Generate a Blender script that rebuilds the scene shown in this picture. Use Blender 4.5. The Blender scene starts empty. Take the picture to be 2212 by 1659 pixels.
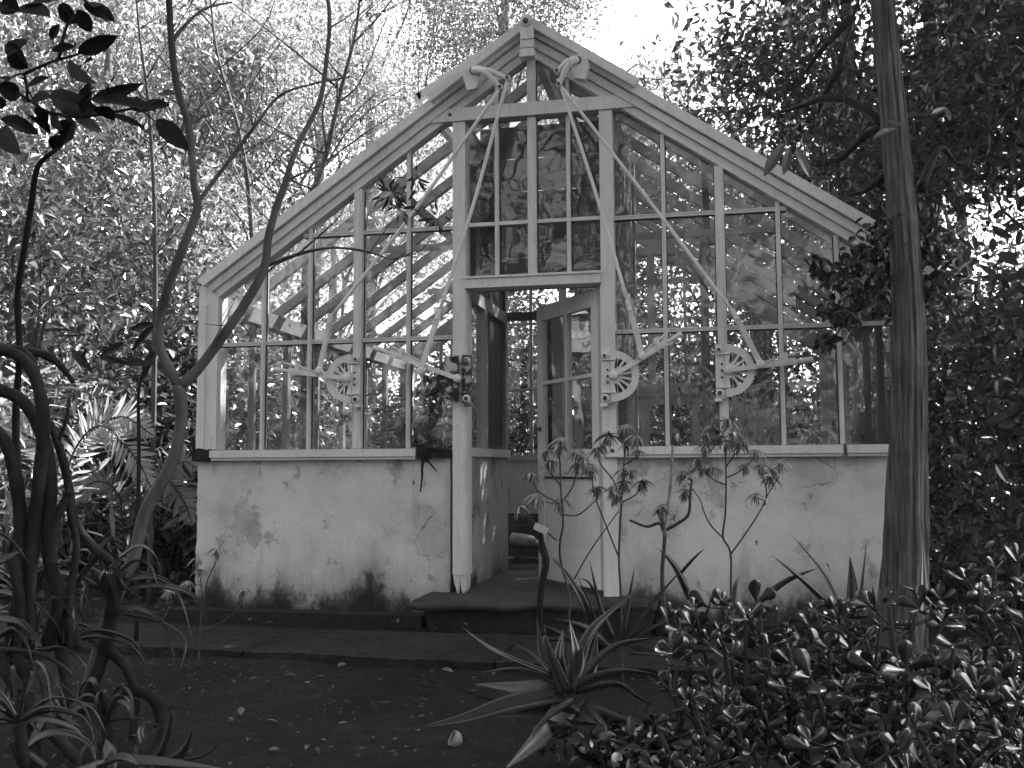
import bpy, math, random
import numpy as np
from mathutils import Vector, Matrix

# ------------------------------------------------------------------ camera, sky, sun, exposure
SC = bpy.context.scene
COL = SC.collection
LENS_PX, PITCH, YAW, ROLL = 2098.9, math.radians(4.88), math.radians(11.76), math.radians(-0.30)
CAM = np.array([1.163, -6.30, 0.825])
FW = np.array([-math.sin(YAW)*math.cos(PITCH), math.cos(YAW)*math.cos(PITCH), math.sin(PITCH)])
_r = np.array([math.cos(YAW), math.sin(YAW), 0.0]); _u = np.cross(_r, FW)
RT = math.cos(ROLL)*_r + math.sin(ROLL)*_u
UP = -math.sin(ROLL)*_r + math.cos(ROLL)*_u
cam_data = bpy.data.cameras.new('camera'); cam = bpy.data.objects.new('camera', cam_data); COL.objects.link(cam)
cam_data.sensor_width = 36.0; cam_data.lens = 36.0*LENS_PX/2212.0
cam_data.clip_start = 0.05; cam_data.clip_end = 600.0
cam.matrix_world = Matrix([[RT[i], UP[i], -FW[i], CAM[i]] for i in range(3)] + [[0, 0, 0, 1]])
SC.camera = cam

SUN_EL, SUN_AZ = math.radians(50), math.radians(46)      # azimuth from +Y (behind the glasshouse) towards +X
sun_dir = np.array([math.sin(SUN_AZ)*math.cos(SUN_EL), math.cos(SUN_AZ)*math.cos(SUN_EL), math.sin(SUN_EL)])
world = bpy.data.worlds.new('World'); SC.world = world; world.use_nodes = True
wn = world.node_tree; wn.nodes.clear()
sky = wn.nodes.new('ShaderNodeTexSky'); sky.sky_type = 'NISHITA'; sky.sun_disc = False
sky.sun_elevation = SUN_EL; sky.sun_rotation = SUN_AZ
sky.dust_density = 3.0
bw = wn.nodes.new('ShaderNodeRGBToBW'); bg = wn.nodes.new('ShaderNodeBackground'); wo = wn.nodes.new('ShaderNodeOutputWorld')
wn.links.new(sky.outputs[0], bw.inputs[0]); wn.links.new(bw.outputs[0], bg.inputs[0]); wn.links.new(bg.outputs[0], wo.inputs[0])
bg.inputs[1].default_value = 0.14
sd = bpy.data.lights.new('sun', 'SUN'); sd.energy = 4.5; sd.angle = math.radians(0.5); sd.color = (1, 1, 1)
sun = bpy.data.objects.new('sun', sd); COL.objects.link(sun)
sun.rotation_euler = Vector(-sun_dir).to_track_quat('-Z', 'Y').to_euler()
SC.view_settings.view_transform = 'Standard'; SC.view_settings.look = 'None'
SC.view_settings.exposure = 2.5; SC.view_settings.gamma = 1.0; SC.view_settings.use_curve_mapping = False
SC.render.film_transparent = False
SC.render.engine = 'CYCLES'
SC.cycles.use_denoising = True
SC.cycles.max_bounces = 7; SC.cycles.diffuse_bounces = 3; SC.cycles.glossy_bounces = 3
SC.cycles.transmission_bounces = 4; SC.cycles.transparent_max_bounces = 16
SC.cycles.caustics_reflective = False; SC.cycles.caustics_refractive = False
SC.cycles.sample_clamp_indirect = 4.0

# ------------------------------------------------------------------ pixel -> world helpers (2212 x 1659 picture units)
def ray(x, y): return FW + RT*(x-1106.0)/LENS_PX + UP*(829.5-y)/LENS_PX
def at_d(x, y, d): return CAM + ray(x, y)*d
def at_y(x, y, Y=0.0):
    r = ray(x, y); return CAM + r*((Y-CAM[1])/r[1])
def at_z(x, y, Z=-0.2):
    r = ray(x, y); return CAM + r*((Z-CAM[2])/r[2])
GROUND = -0.20
RNG = np.random.default_rng(11)
random.seed(5)

# ------------------------------------------------------------------ materials
def new_mat(name):
    m = bpy.data.materials.new(name); m.use_nodes = True
    nt = m.node_tree; nt.nodes.clear()
    return m, nt, nt.nodes.new('ShaderNodeOutputMaterial')
def nd(nt, t, **kw):
    n = nt.nodes.new(t)
    for k, v in kw.items(): setattr(n, k, v)
    return n
def noise(nt, scale, detail=6, rough=0.6, vec=None, scl=None):
    if vec is None: vec = nd(nt, 'ShaderNodeTexCoord').outputs['Object']
    if scl:
        mp = nd(nt, 'ShaderNodeMapping'); mp.inputs['Scale'].default_value = scl
        nt.links.new(vec, mp.inputs[0]); vec = mp.outputs[0]
    n = nd(nt, 'ShaderNodeTexNoise'); n.inputs['Scale'].default_value = scale
    n.inputs['Detail'].default_value = detail; n.inputs['Roughness'].default_value = rough
    nt.links.new(vec, n.inputs['Vector']); return n.outputs['Fac']
def ramp(nt, fac, pts):
    r = nd(nt, 'ShaderNodeValToRGB'); el = r.color_ramp.elements
    while len(el) < len(pts): el.new(0.5)
    for e, (p, v) in zip(el, pts): e.position = p; e.color = (v, v, v, 1)
    nt.links.new(fac, r.inputs[0]); return r.outputs[0]
def mathn(nt, op, a, b=None):
    n = nd(nt, 'ShaderNodeMath', operation=op)
    for i, v in enumerate((a, b)):
        if v is None: continue
        if isinstance(v, (int, float)): n.inputs[i].default_value = v
        else: nt.links.new(v, n.inputs[i])
    return n.outputs[0]
def bump(nt, h, strength, dist=0.01):
    b = nd(nt, 'ShaderNodeBump'); b.inputs['Strength'].default_value = strength; b.inputs['Distance'].default_value = dist
    nt.links.new(h, b.inputs['Height']); return b.outputs[0]
def principled(nt, out, base, rough, normal=None, spec=0.4):
    p = nd(nt, 'ShaderNodeBsdfPrincipled'); p.inputs['Specular IOR Level'].default_value = spec
    for s, v in (('Base Color', base), ('Roughness', rough)):
        if isinstance(v, (int, float)): p.inputs[s].default_value = (v, v, v, 1) if s == 'Base Color' else v
        else: nt.links.new(v, p.inputs[s])
    if normal is not None: nt.links.new(normal, p.inputs['Normal'])
    nt.links.new(p.outputs[0], out.inputs[0]); return p

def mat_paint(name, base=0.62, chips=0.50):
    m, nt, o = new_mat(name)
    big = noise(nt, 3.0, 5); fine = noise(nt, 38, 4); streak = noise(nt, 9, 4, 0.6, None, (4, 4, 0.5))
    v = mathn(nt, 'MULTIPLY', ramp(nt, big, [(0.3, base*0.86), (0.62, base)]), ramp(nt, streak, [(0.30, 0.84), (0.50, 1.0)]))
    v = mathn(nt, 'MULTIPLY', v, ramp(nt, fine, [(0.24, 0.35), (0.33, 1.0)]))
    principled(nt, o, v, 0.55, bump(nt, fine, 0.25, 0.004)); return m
def mat_plain(name, base, rough=0.7, var=0.35, sc=12, bs=0.3, spec=0.3):
    m, nt, o = new_mat(name)
    n = noise(nt, sc, 6)
    principled(nt, o, ramp(nt, n, [(0.3, base*(1-var)), (0.7, base*(1+var))]), rough, bump(nt, n, bs, 0.01), spec); return m
def mat_plaster(name, base=0.66):
    m, nt, o = new_mat(name)
    geo = nd(nt, 'ShaderNodeNewGeometry'); pos = geo.outputs['Position']
    sep = nd(nt, 'ShaderNodeSeparateXYZ'); nt.links.new(pos, sep.inputs[0])
    big = noise(nt, 1.5, 7, 0.6, pos); mid = noise(nt, 6.0, 8, 0.65, pos); fine = noise(nt, 60, 5, 0.6, pos)
    drip = noise(nt, 5.0, 6, 0.6, pos, (1.6, 1.6, 0.25))
    v = mathn(nt, 'MULTIPLY', ramp(nt, big, [(0.38, base*0.66), (0.48, base*0.90), (0.60, base)]), ramp(nt, drip, [(0.30, 0.74), (0.42, 1.0)]))
    v = mathn(nt, 'MULTIPLY', v, ramp(nt, fine, [(0.3, 0.90), (0.6, 1.0)]))
    # sharp-edged patches where the limewash has flaked off, greyer and rougher
    pat = noise(nt, 2.3, 10, 0.72, pos, (1, 1, 0.8)); flake = ramp(nt, pat, [(0.415, 1.0), (0.430, 0.0)])
    v = mathn(nt, 'MULTIPLY', v, mathn(nt, 'SUBTRACT', 1.0, mathn(nt, 'MULTIPLY', flake, ramp(nt, mid, [(0.35, 0.45), (0.6, 0.20)]))))
    # pits and knocks
    pit = nd(nt, 'ShaderNodeTexVoronoi'); pit.inputs['Scale'].default_value = 7
    mp = nd(nt, 'ShaderNodeMapping'); mp.inputs['Scale'].default_value = (1.6, 1.6, 0.55)
    wv = nd(nt, 'ShaderNodeVectorMath', operation='MULTIPLY_ADD'); nv = nd(nt, 'ShaderNodeTexNoise'); nv.inputs['Scale'].default_value = 30; nt.links.new(pos, nv.inputs['Vector'])
    nt.links.new(nv.outputs['Color'], wv.inputs[0]); wv.inputs[1].default_value = (0.05, 0.05, 0.05); nt.links.new(pos, wv.inputs[2])
    nt.links.new(wv.outputs[0], mp.inputs[0]); nt.links.new(mp.outputs[0], pit.inputs['Vector'])
    sel = nd(nt, 'ShaderNodeSeparateColor'); nt.links.new(pit.outputs['Color'], sel.inputs[0])
    dot = mathn(nt, 'MULTIPLY', ramp(nt, mathn(nt, 'SUBTRACT', pit.outputs['Distance'], mathn(nt, 'MULTIPLY', sel.outputs[1], 0.10)), [(0.03, 1.0), (0.08, 0.0)]), ramp(nt, sel.outputs[0], [(0.72, 0.0), (0.74, 1.0)]))
    v = mathn(nt, 'MULTIPLY', v, mathn(nt, 'SUBTRACT', 1.0, mathn(nt, 'MULTIPLY', dot, 0.8)))
    # hair cracks in places
    ck = nd(nt, 'ShaderNodeTexVoronoi'); ck.feature = 'DISTANCE_TO_EDGE'; ck.inputs['Scale'].default_value = 2.6; nt.links.new(wv.outputs[0], ck.inputs['Vector'])
    crack = mathn(nt, 'MULTIPLY', ramp(nt, ck.outputs['Distance'], [(0.004, 1.0), (0.014, 0.0)]), ramp(nt, big, [(0.40, 1.0), (0.46, 0.0)]))
    v = mathn(nt, 'MULTIPLY', v, mathn(nt, 'SUBTRACT', 1.0, mathn(nt, 'MULTIPLY', crack, 0.6)))
    # moss and splash dirt grown up from the foot of the wall, ragged
    e1 = noise(nt, 2.1, 4, 0.5, pos, (1, 1, 0.2)); e2 = noise(nt, 9.0, 9, 0.75, pos, (1, 1, 0.6))
    hgt = mathn(nt, 'ADD', sep.outputs[2], mathn(nt, 'ADD', mathn(nt, 'MULTIPLY', mathn(nt, 'SUBTRACT', e1, 0.5), -0.75), mathn(nt, 'MULTIPLY', mathn(nt, 'SUBTRACT', e2, 0.5), -0.42)))
    v = mathn(nt, 'MULTIPLY', v, ramp(nt, mathn(nt, 'ADD', hgt, 0.15), [(0.02, 0.04), (0.09, 0.14), (0.17, 0.62), (0.30, 0.88), (0.42, 1.0)]))
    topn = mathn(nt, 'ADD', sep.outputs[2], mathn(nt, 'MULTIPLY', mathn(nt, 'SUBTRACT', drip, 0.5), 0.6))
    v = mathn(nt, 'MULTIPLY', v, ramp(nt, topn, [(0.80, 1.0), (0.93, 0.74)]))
    h = mathn(nt, 'ADD', mathn(nt, 'MULTIPLY', mid, 0.6), mathn(nt, 'ADD', mathn(nt, 'MULTIPLY', fine, 0.18), mathn(nt, 'ADD', mathn(nt, 'MULTIPLY', dot, -0.5), mathn(nt, 'MULTIPLY', flake, -0.25))))
    principled(nt, o, v, 0.85, bump(nt, h, 0.55, 0.02), 0.2); return m
def mat_leaf(name, base, transl=0.35, gloss=0.10, rough=0.35, var=0.6):
    m, nt, o = new_mat(name)
    g = nd(nt, 'ShaderNodeNewGeometry')
    v = ramp(nt, g.outputs['Random Per Island'], [(0.0, base*(1-var)), (1.0, base*(1+var))])
    d = nd(nt, 'ShaderNodeBsdfDiffuse'); t = nd(nt, 'ShaderNodeBsdfTranslucent'); gl = nd(nt, 'ShaderNodeBsdfGlossy')
    gl.inputs['Roughness'].default_value = rough
    nt.links.new(v, d.inputs[0])
    tv = mathn(nt, 'MULTIPLY', v, 1.8); nt.links.new(tv, t.inputs[0])
    m1 = nd(nt, 'ShaderNodeMixShader'); m1.inputs[0].default_value = transl
    nt.links.new(d.outputs[0], m1.inputs[1]); nt.links.new(t.outputs[0], m1.inputs[2])
    lw = nd(nt, 'ShaderNodeLayerWeight'); lw.inputs[0].default_value = 0.3
    f = mathn(nt, 'MULTIPLY', mathn(nt, 'ADD', lw.outputs['Fresnel'], 0.15), gloss*2.2)
    m2 = nd(nt, 'ShaderNodeMixShader'); nt.links.new(f, m2.inputs[0])
    nt.links.new(m1.outputs[0], m2.inputs[1]); nt.links.new(gl.outputs[0], m2.inputs[2])
    nt.links.new(m2.outputs[0], o.inputs[0]); return m
def mat_glass(name, dirt=0.22, refl=1.25):
    m, nt, o = new_mat(name)
    pos = nd(nt, 'ShaderNodeNewGeometry').outputs['Position']
    tr = nd(nt, 'ShaderNodeBsdfTransparent'); tr.inputs[0].default_value = (0.9, 0.9, 0.9, 1)
    gl = nd(nt, 'ShaderNodeBsdfGlossy'); gl.inputs['Roughness'].default_value = 0.03
    warp = noise(nt, 2.3, 2, 0.5, pos)
    nt.links.new(bump(nt, warp, 0.12, 0.05), gl.inputs['Normal'])
    fr = nd(nt, 'ShaderNodeFresnel'); fr.inputs[0].default_value = 1.5
    m1 = nd(nt, 'ShaderNodeMixShader'); nt.links.new(mathn(nt, 'MULTIPLY', fr.outputs[0], refl), m1.inputs[0])
    nt.links.new(tr.outputs[0], m1.inputs[1]); nt.links.new(gl.outputs[0], m1.inputs[2])
    df = nd(nt, 'ShaderNodeBsdfDiffuse'); df.inputs[0].default_value = (0.5, 0.5, 0.5, 1)
    tl = nd(nt, 'ShaderNodeBsdfTranslucent'); tl.inputs[0].default_value = (0.5, 0.5, 0.5, 1)
    md = nd(nt, 'ShaderNodeMixShader'); md.inputs[0].default_value = 0.4
    nt.links.new(df.outputs[0], md.inputs[1]); nt.links.new(tl.outputs[0], md.inputs[2])
    n1 = noise(nt, 3.2, 8, 0.72, pos, (1, 1, 0.7)); n2 = noise(nt, 7, 5, 0.6, pos, (2.5, 2.5, 0.25))
    f = mathn(nt, 'MULTIPLY', ramp(nt, n1, [(0.42, 0.10), (0.54, 0.5), (0.66, 2.6)]), ramp(nt, n2, [(0.38, dirt*0.25), (0.52, dirt*0.7), (0.7, dirt*1.5)]))
    m2 = nd(nt, 'ShaderNodeMixShader'); nt.links.new(f, m2.inputs[0])
    nt.links.new(m1.outputs[0], m2.inputs[1]); nt.links.new(md.outputs[0], m2.inputs[2])
    nt.links.new(m2.outputs[0], o.inputs[0]); return m
def mat_bark(name, base, scl=(14, 14, 1.2), depth=0.02, rough=0.85, strength=0.9):
    m, nt, o = new_mat(name)
    n = noise(nt, 1.0, 6, 0.6, None, scl); n2 = noise(nt, 5, 5)
    v = mathn(nt, 'MULTIPLY', ramp(nt, n, [(0.35, base*0.35), (0.62, base*1.3)]), ramp(nt, n2, [(0.3, 0.7), (0.7, 1.15)]))
    principled(nt, o, v, rough, bump(nt, n, strength, depth), 0.2); return m
def mat_soil(name, base=0.02):
    m, nt, o = new_mat(name)
    pos = nd(nt, 'ShaderNodeNewGeometry').outputs['Position']
    a = noise(nt, 1.3, 6, 0.6, pos); b = noise(nt, 14, 8, 0.7, pos); c = noise(nt, 90, 4, 0.6, pos)
    v = mathn(nt, 'MULTIPLY', ramp(nt, a, [(0.3, base*0.6), (0.7, base*1.5)]), ramp(nt, b, [(0.3, 0.5), (0.7, 1.5)]))
    v = mathn(nt, 'MULTIPLY', v, ramp(nt, c, [(0.35, 0.6), (0.75, 1.7)]))
    h = mathn(nt, 'ADD', b, mathn(nt, 'MULTIPLY', c, 0.4))
    principled(nt, o, v, 0.95, bump(nt, h, 0.9, 0.03), 0.12); return m
def mat_rust(name):
    m, nt, o = new_mat(name)
    n = noise(nt, 13, 7, 0.65); f = noise(nt, 70, 4)
    v = mathn(nt, 'MULTIPLY', ramp(nt, n, [(0.44, 0.025), (0.52, 0.07), (0.57, 0.5)]), ramp(nt, f, [(0.3, 0.7), (0.6, 1.0)]))
    principled(nt, o, v, 0.8, bump(nt, n, 0.6, 0.01), 0.3); return m

M = dict(
    paint=mat_paint('white_paint', 0.68), paint_metal=mat_paint('painted_iron', 0.72), dim_paint=mat_paint('dim_inner_paint', 0.34), shaded_paint=mat_paint('shaded_inner_paint', 0.20),  # inner paints: white paint darkened to put interior shade into the tone
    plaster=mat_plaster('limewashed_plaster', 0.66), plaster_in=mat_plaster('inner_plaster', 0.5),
    glass=mat_glass('dirty_glass', 0.20, 1.8), roof_glass=mat_glass('roof_glass', 0.20, 0.45),
    rust=mat_rust('rusty_iron'), iron=mat_plain('dark_iron', 0.06, 0.6),
    board=mat_plain('dark_board', 0.035, 0.6, 0.5, 9), rot_shade=mat_plain('rotten_wood_shade', 0.015, 0.95, 0.6, 25, 0.9),
    soil=mat_soil('dark_soil', 0.014), litter=mat_leaf('litter', 0.05, 0.2, 0.06, 0.5, 0.8), slab=mat_soil('paving_stone', 0.026),
    step=mat_plain('step_stone', 0.034, 0.7, 0.5, 9, 0.5), dry=mat_leaf('dry_leaf', 0.06, 0.15, 0.05, 0.5, 0.6),
    bark_big=mat_bark('furrowed_bark', 0.15, (62, 62, 2.2), 0.035, 0.9, 1.0), bark=mat_bark('smooth_bark', 0.085, (8, 8, 2.0), 0.008, 0.75, 0.5),
    bark_dark=mat_bark('dark_bark', 0.016, (12, 12, 9.0), 0.015, 0.8, 0.8), bark_far=mat_bark('far_bark', 0.09, (6, 6, 1.5), 0.02),
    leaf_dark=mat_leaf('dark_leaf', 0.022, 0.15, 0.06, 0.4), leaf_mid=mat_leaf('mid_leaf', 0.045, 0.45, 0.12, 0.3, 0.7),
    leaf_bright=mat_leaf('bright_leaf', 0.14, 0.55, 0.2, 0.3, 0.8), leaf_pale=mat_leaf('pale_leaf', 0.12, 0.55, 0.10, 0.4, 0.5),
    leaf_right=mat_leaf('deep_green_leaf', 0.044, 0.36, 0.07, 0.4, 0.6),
    fern=mat_leaf('frond', 0.26, 0.45, 0.16, 0.35, 0.4), black_leaf=mat_leaf('leathery_leaf', 0.006, 0.03, 0.010, 0.5, 0.4),
    aloe=mat_leaf('aloe_skin', 0.0125, 0.06, 0.05, 0.45, 0.3), aloe_pale=mat_leaf('pale_aloe', 0.019, 0.12, 0.04, 0.5, 0.2),
    jade=mat_leaf('jade_leaf', 0.017, 0.10, 0.06, 0.28, 0.6), jade_stem=mat_bark('jade_stem', 0.035, (12, 12, 6), 0.006),
    umbel=mat_leaf('umbel_leaf', 0.13, 0.25, 0.08, 0.45, 0.4), stem=mat_plain('green_stem', 0.045, 0.6, 0.3, 30),
    cup=mat_plain('pale_shell', 0.45, 0.6, 0.1, 20, 0.1), cane=mat_plain('pale_cane', 0.20, 0.7, 0.4, 20),
)

# ------------------------------------------------------------------ mesh builder
class MB:
    def __init__(s): s.v = []; s.f = []; s.n = 0; s.sm = []
    def add(s, verts, faces, smooth=False):
        k = s.n
        s.v.extend([tuple(map(float, p)) for p in verts]); s.n = len(s.v)
        s.f.extend([tuple(k+i for i in f) for f in faces]); s.sm.extend([smooth]*len(faces))
        return s
    def box(s, x0, x1, y0, y1, z0, z1):
        v = [(x, y, z) for z in (z0, z1) for y in (y0, y1) for x in (x0, x1)]
        return s.add(v, [(0, 2, 3, 1), (4, 5, 7, 6), (0, 1, 5, 4), (2, 6, 7, 3), (0, 4, 6, 2), (1, 3, 7, 5)])
    def prism(s, poly, y0, y1):
        n = len(poly); v = [(x, y0, z) for x, z in poly] + [(x, y1, z) for x, z in poly]
        f = [tuple(range(n)), tuple(range(2*n-1, n-1, -1))] + [(i, n+i, n+(i+1) % n, (i+1) % n) for i in range(n)]
        return s.add(v, f)
    def beam(s, p, q, w, h, up=(0, 1, 0)):
        p = np.array(p, float); q = np.array(q, float); t = (q-p)/np.linalg.norm(q-p)
        up = np.array(up, float); a = np.cross(t, up); a /= np.linalg.norm(a); b = np.cross(a, t)
        v = [e + a*w/2*i + b*h/2*j for e in (p, q) for i, j in ((-1, -1), (1, -1), (1, 1), (-1, 1))]
        return s.add(v, [(0, 1, 2, 3), (7, 6, 5, 4), (0, 4, 5, 1), (1, 5, 6, 2), (2, 6, 7, 3), (3, 7, 4, 0)])
    def tube(s, path, rad, n=8, wob=0.0, flute=0, fl=0.0):
        P = np.array(path, float); k = len(P)
        R = np.full(k, rad, float) if np.isscalar(rad) else np.interp(np.linspace(0, 1, k), np.linspace(0, 1, len(rad)), rad)
        T = np.gradient(P, axis=0); T /= np.linalg.norm(T, axis=1)[:, None] + 1e-12
        ref = np.array([0.3, 0.2, 1.0]) if abs(T[0][2]) < 0.8 else np.array([1.0, 0.3, 0.0])
        v = []; a = np.cross(T[0], ref); a /= np.linalg.norm(a)
        ph = np.linspace(0, 2*math.pi, n, endpoint=False)
        wr = 1 + fl*(0.6*np.sin(ph*flute) + 0.4*np.sin(ph*(flute*1.7)//1+1.3)) if flute else np.ones(n)
        for i in range(k):
            a = a - T[i]*np.dot(a, T[i]); a /= np.linalg.norm(a)+1e-12; b = np.cross(T[i], a)
            w = 1 + wob*math.sin(i*1.7+R[0]*999) + wob*0.6*math.sin(i*0.63)
            for j in range(n): v.append(P[i] + (a*math.cos(ph[j]) + b*math.sin(ph[j]))*R[i]*w*wr[j])
        f = [(i*n+j, i*n+(j+1) % n, (i+1)*n+(j+1) % n, (i+1)*n+j) for i in range(k-1) for j in range(n)]
        f += [tuple(range(n-1, -1, -1)), tuple((k-1)*n+j for j in range(n))]
        return s.add(v, f, True)
    def lathe(s, c, prof, axis=(0, 0, 1), n=20):
        ax = np.array(axis, float); ax /= np.linalg.norm(ax); a = np.cross(ax, (0.31, 0.77, 0.5)); a /= np.linalg.norm(a); b = np.cross(ax, a)
        c = np.array(c, float); v = [c + ax*h + (a*math.cos(t)+b*math.sin(t))*r for r, h in prof for t in np.linspace(0, 2*math.pi, n, endpoint=False)]
        k = len(prof)
        f = [(i*n+j, i*n+(j+1) % n, (i+1)*n+(j+1) % n, (i+1)*n+j) for i in range(k-1) for j in range(n)]
        f += [tuple(range(n-1, -1, -1)), tuple((k-1)*n+j for j in range(n))]
        return s.add(v, f, True)
    def disc(s, c, r, depth, axis=(0, -1, 0), n=14): return s.lathe(c, [(r, 0), (r, depth*0.7), (r*0.75, depth)], axis, n)
    def build(s, name, mat, parent=None):
        me = bpy.data.meshes.new(name); me.from_pydata(s.v, [], s.f); me.materials.append(M[mat])
        me.polygons.foreach_set('use_smooth', s.sm); me.update()
        o = bpy.data.objects.new(name, me); COL.objects.link(o)
        if parent is not None: o.parent = parent; o.matrix_parent_inverse = WI(parent)
        return o
def WI(p):
    m = Matrix.Identity(4); q = p
    while q is not None: m = q.matrix_basis @ m; q = q.parent
    return m.inverted()
def fast_mesh(name, V, F, mat, parent=None, smooth=False):          # V (n,3), F (m,k) with constant k
    me = bpy.data.meshes.new(name); k = F.shape[1]
    me.vertices.add(len(V)); me.vertices.foreach_set('co', np.ascontiguousarray(V, np.float32).ravel())
    me.loops.add(F.size); me.loops.foreach_set('vertex_index', np.ascontiguousarray(F, np.int32).ravel())
    me.polygons.add(len(F)); me.polygons.foreach_set('loop_start', np.arange(0, F.size, k, dtype=np.int32))
    me.polygons.foreach_set('use_smooth', np.full(len(F), smooth))
    me.materials.append(M[mat]); me.update(calc_edges=True)
    o = bpy.data.objects.new(name, me); COL.objects.link(o)
    if parent is not None: o.parent = parent; o.matrix_parent_inverse = WI(parent)
    return o
def thing(name, label, cat, loc=(0, 0, 0), group=None):
    o = bpy.data.objects.new(name, None); COL.objects.link(o); o.location = Vector([float(c) for c in loc]); o.empty_display_size = 0.1
    return tag(o, label, cat, group)
def tag(o, label, cat, group=None):
    o['label'] = label; o['category'] = cat
    if group: o['group'] = group
    return o
def struct(o, kind='structure'): o['kind'] = kind; return o
def spline(pts, n=24):
    P = np.array(pts, float)
    if len(P) == 2: return np.linspace(P[0], P[1], n)
    Q = np.vstack([2*P[0]-P[1], P, 2*P[-1]-P[-2]]); out = []
    seg = len(P)-1; ts = np.linspace(0, seg, n)
    for t in ts:
        i = min(int(t), seg-1); u = t-i; a, b, c, d = Q[i:i+4]
        out.append(0.5*((2*b)+(c-a)*u+(2*a-5*b+4*c-d)*u*u+(3*b-a-3*c+d)*u**3))
    return np.array(out)

# ------------------------------------------------------------------ the ground
def ground():
    xs = np.concatenate([np.linspace(-250, -14, 14), np.linspace(-13, 13, 120), np.linspace(14, 250, 14)])
    ys = np.concatenate([np.linspace(-250, -9, 14), np.linspace(-8, 16, 120), np.linspace(17, 250, 14)])
    X, Y = np.meshgrid(xs, ys)
    Z = GROUND + 0.012*np.sin(X*2.1+1)*np.sin(Y*1.7) + 0.010*np.sin(X*5.3+Y*3.1) + 0.006*np.sin(X*11-Y*9)
    far = np.clip((np.hypot(X, Y)-7)/12, 0, 1); Z = Z + far*0.15*np.sin(X*0.5)*np.cos(Y*0.37)
    inside = (np.abs(X) < 2.9) & (Y > -0.6) & (Y < 5); Z = np.where(inside, np.minimum(Z, GROUND-0.01), Z)
    V = np.stack([X.ravel(), Y.ravel(), Z.ravel()], 1); w = len(xs)
    i = (np.arange(len(ys)-1)[:, None]*w + np.arange(w-1)[None]).ravel()
    F = np.stack([i, i+1, i+w+1, i+w], 1)
    struct(fast_mesh('ground', V, F, 'soil', None, True))
ground()
def paving():
    b = MB(); edges = [-4.6, -2.75, -1.35, 0.05, 1.25, 2.7, 4.0]
    rr = random.Random(3)
    for x0, x1 in zip(edges[:-1], edges[1:]):
        dz = rr.uniform(-0.008, 0.006); n = 14
        front = [(x0+0.006+(x1-x0-0.012)*i/n, -1.42-0.03*(x0+(x1-x0)*i/n)+rr.uniform(-0.018, 0.018)) for i in range(n+1)]
        top = [(x, y, -0.160+dz+rr.uniform(-0.004, 0.004)) for x, y in front]; bot = [(x, y+0.01, -0.26) for x, y in front]
        bk = [(x, -0.62, -0.160+dz) for x, y in front]; m = n+1
        f = [(i, i+1, 2*m+i+1, 2*m+i) for i in range(n)] + [(m+i, m+i+1, i+1, i) for i in range(n)]
        b.add(top+bot+bk, f)
    struct(b.build('path', 'slab'))
paving()

# ------------------------------------------------------------------ the glasshouse
W, EAVE, APEX, SLOPE, LEN = 2.42, 2.146, 3.81, 0.688, 4.6
SILL_T, SILL_B = 0.955, 0.892
CA = 1/math.hypot(1, SLOPE); SA = SLOPE*CA
gh = thing('greenhouse', 'old white-painted glass greenhouse on low limewashed walls with its door ajar', 'greenhouse', (0, 0, 0))
def part(b, name, mat, parent=None, label=None):
    o = b.build(name, mat, parent or gh)
    if label: o['label'] = label
    return o
def rake_z(u): return APEX - SLOPE*abs(u)
def sl(side, s, n):                                  # along the slope s from the apex, n above the roof line -> (x, z)
    return (side*(s*CA + n*SA), APEX - s*SA + n*CA)
SLEN = W/CA

def wall_mesh(x0, x1, y0, y1, z0, z1, nx, nz, seed=0, amp=0.006):
    rr = np.random.default_rng(seed); b = MB()
    xs = np.linspace(x0, x1, nx+1); zs = np.linspace(z0, z1, nz+1)
    off = rr.normal(0, amp, (nz+1, nx+1))
    for _ in range(2):
        off[1:-1, 1:-1] = (off[1:-1, 1:-1]*2 + off[:-2, 1:-1] + off[2:, 1:-1] + off[1:-1, :-2] + off[1:-1, 2:])/6*1.25
    v = [(x, y0+off[j, i], z) for j, z in enumerate(zs) for i, x in enumerate(xs)]
    f = [(j*(nx+1)+i, j*(nx+1)+i+1, (j+1)*(nx+1)+i+1, (j+1)*(nx+1)+i) for j in range(nz) for i in range(nx)]
    b.add(v, f, True); b.box(x0, x1, y0+0.02, y1, z0, z1-0.001)
    return b
# base walls
part(wall_mesh(-W, -0.575, 0.0, 0.14, -0.22, SILL_B, 40, 24, 1), 'base_wall', 'plaster', label='stained limewashed base wall left of the door')
part(wall_mesh(0.545, W-0.05, 0.0, 0.14, -0.22, SILL_B, 40, 24, 2), 'base_wall', 'plaster', label='smoother base wall right of the door behind the plants')
for sx in (-1, 1):
    b = MB(); b.box(min(sx*W, sx*(W-0.14)), max(sx*W, sx*(W-0.14)), 0.145, LEN-0.145, -0.22, SILL_B); part(b, 'base_wall', 'plaster')
for x0, x1 in ((-W, 0.36), (1.02, W)):
    b = MB(); b.box(x0, x1, LEN-0.14, LEN, -0.22, SILL_B); part(b, 'base_wall', 'plaster_in')
for x0, x1 in ((-W-0.10, -0.72), (0.78, W-0.06)):
    b = MB(); b.box(x0, x1, -0.16, -0.006, -0.26, -0.135); part(b, 'plinth', 'rot_shade')
b = MB(); b.box(-W+0.142, W-0.142, 0.145, LEN-0.145, -0.21, -0.004); part(b, 'floor', 'soil')
b = MB(); b.box(-0.573, -0.533, 0.03, 0.12, -0.2, SILL_B); part(b, 'wall_joint', 'rot_shade', label='black open joint between wall and door post')
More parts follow.
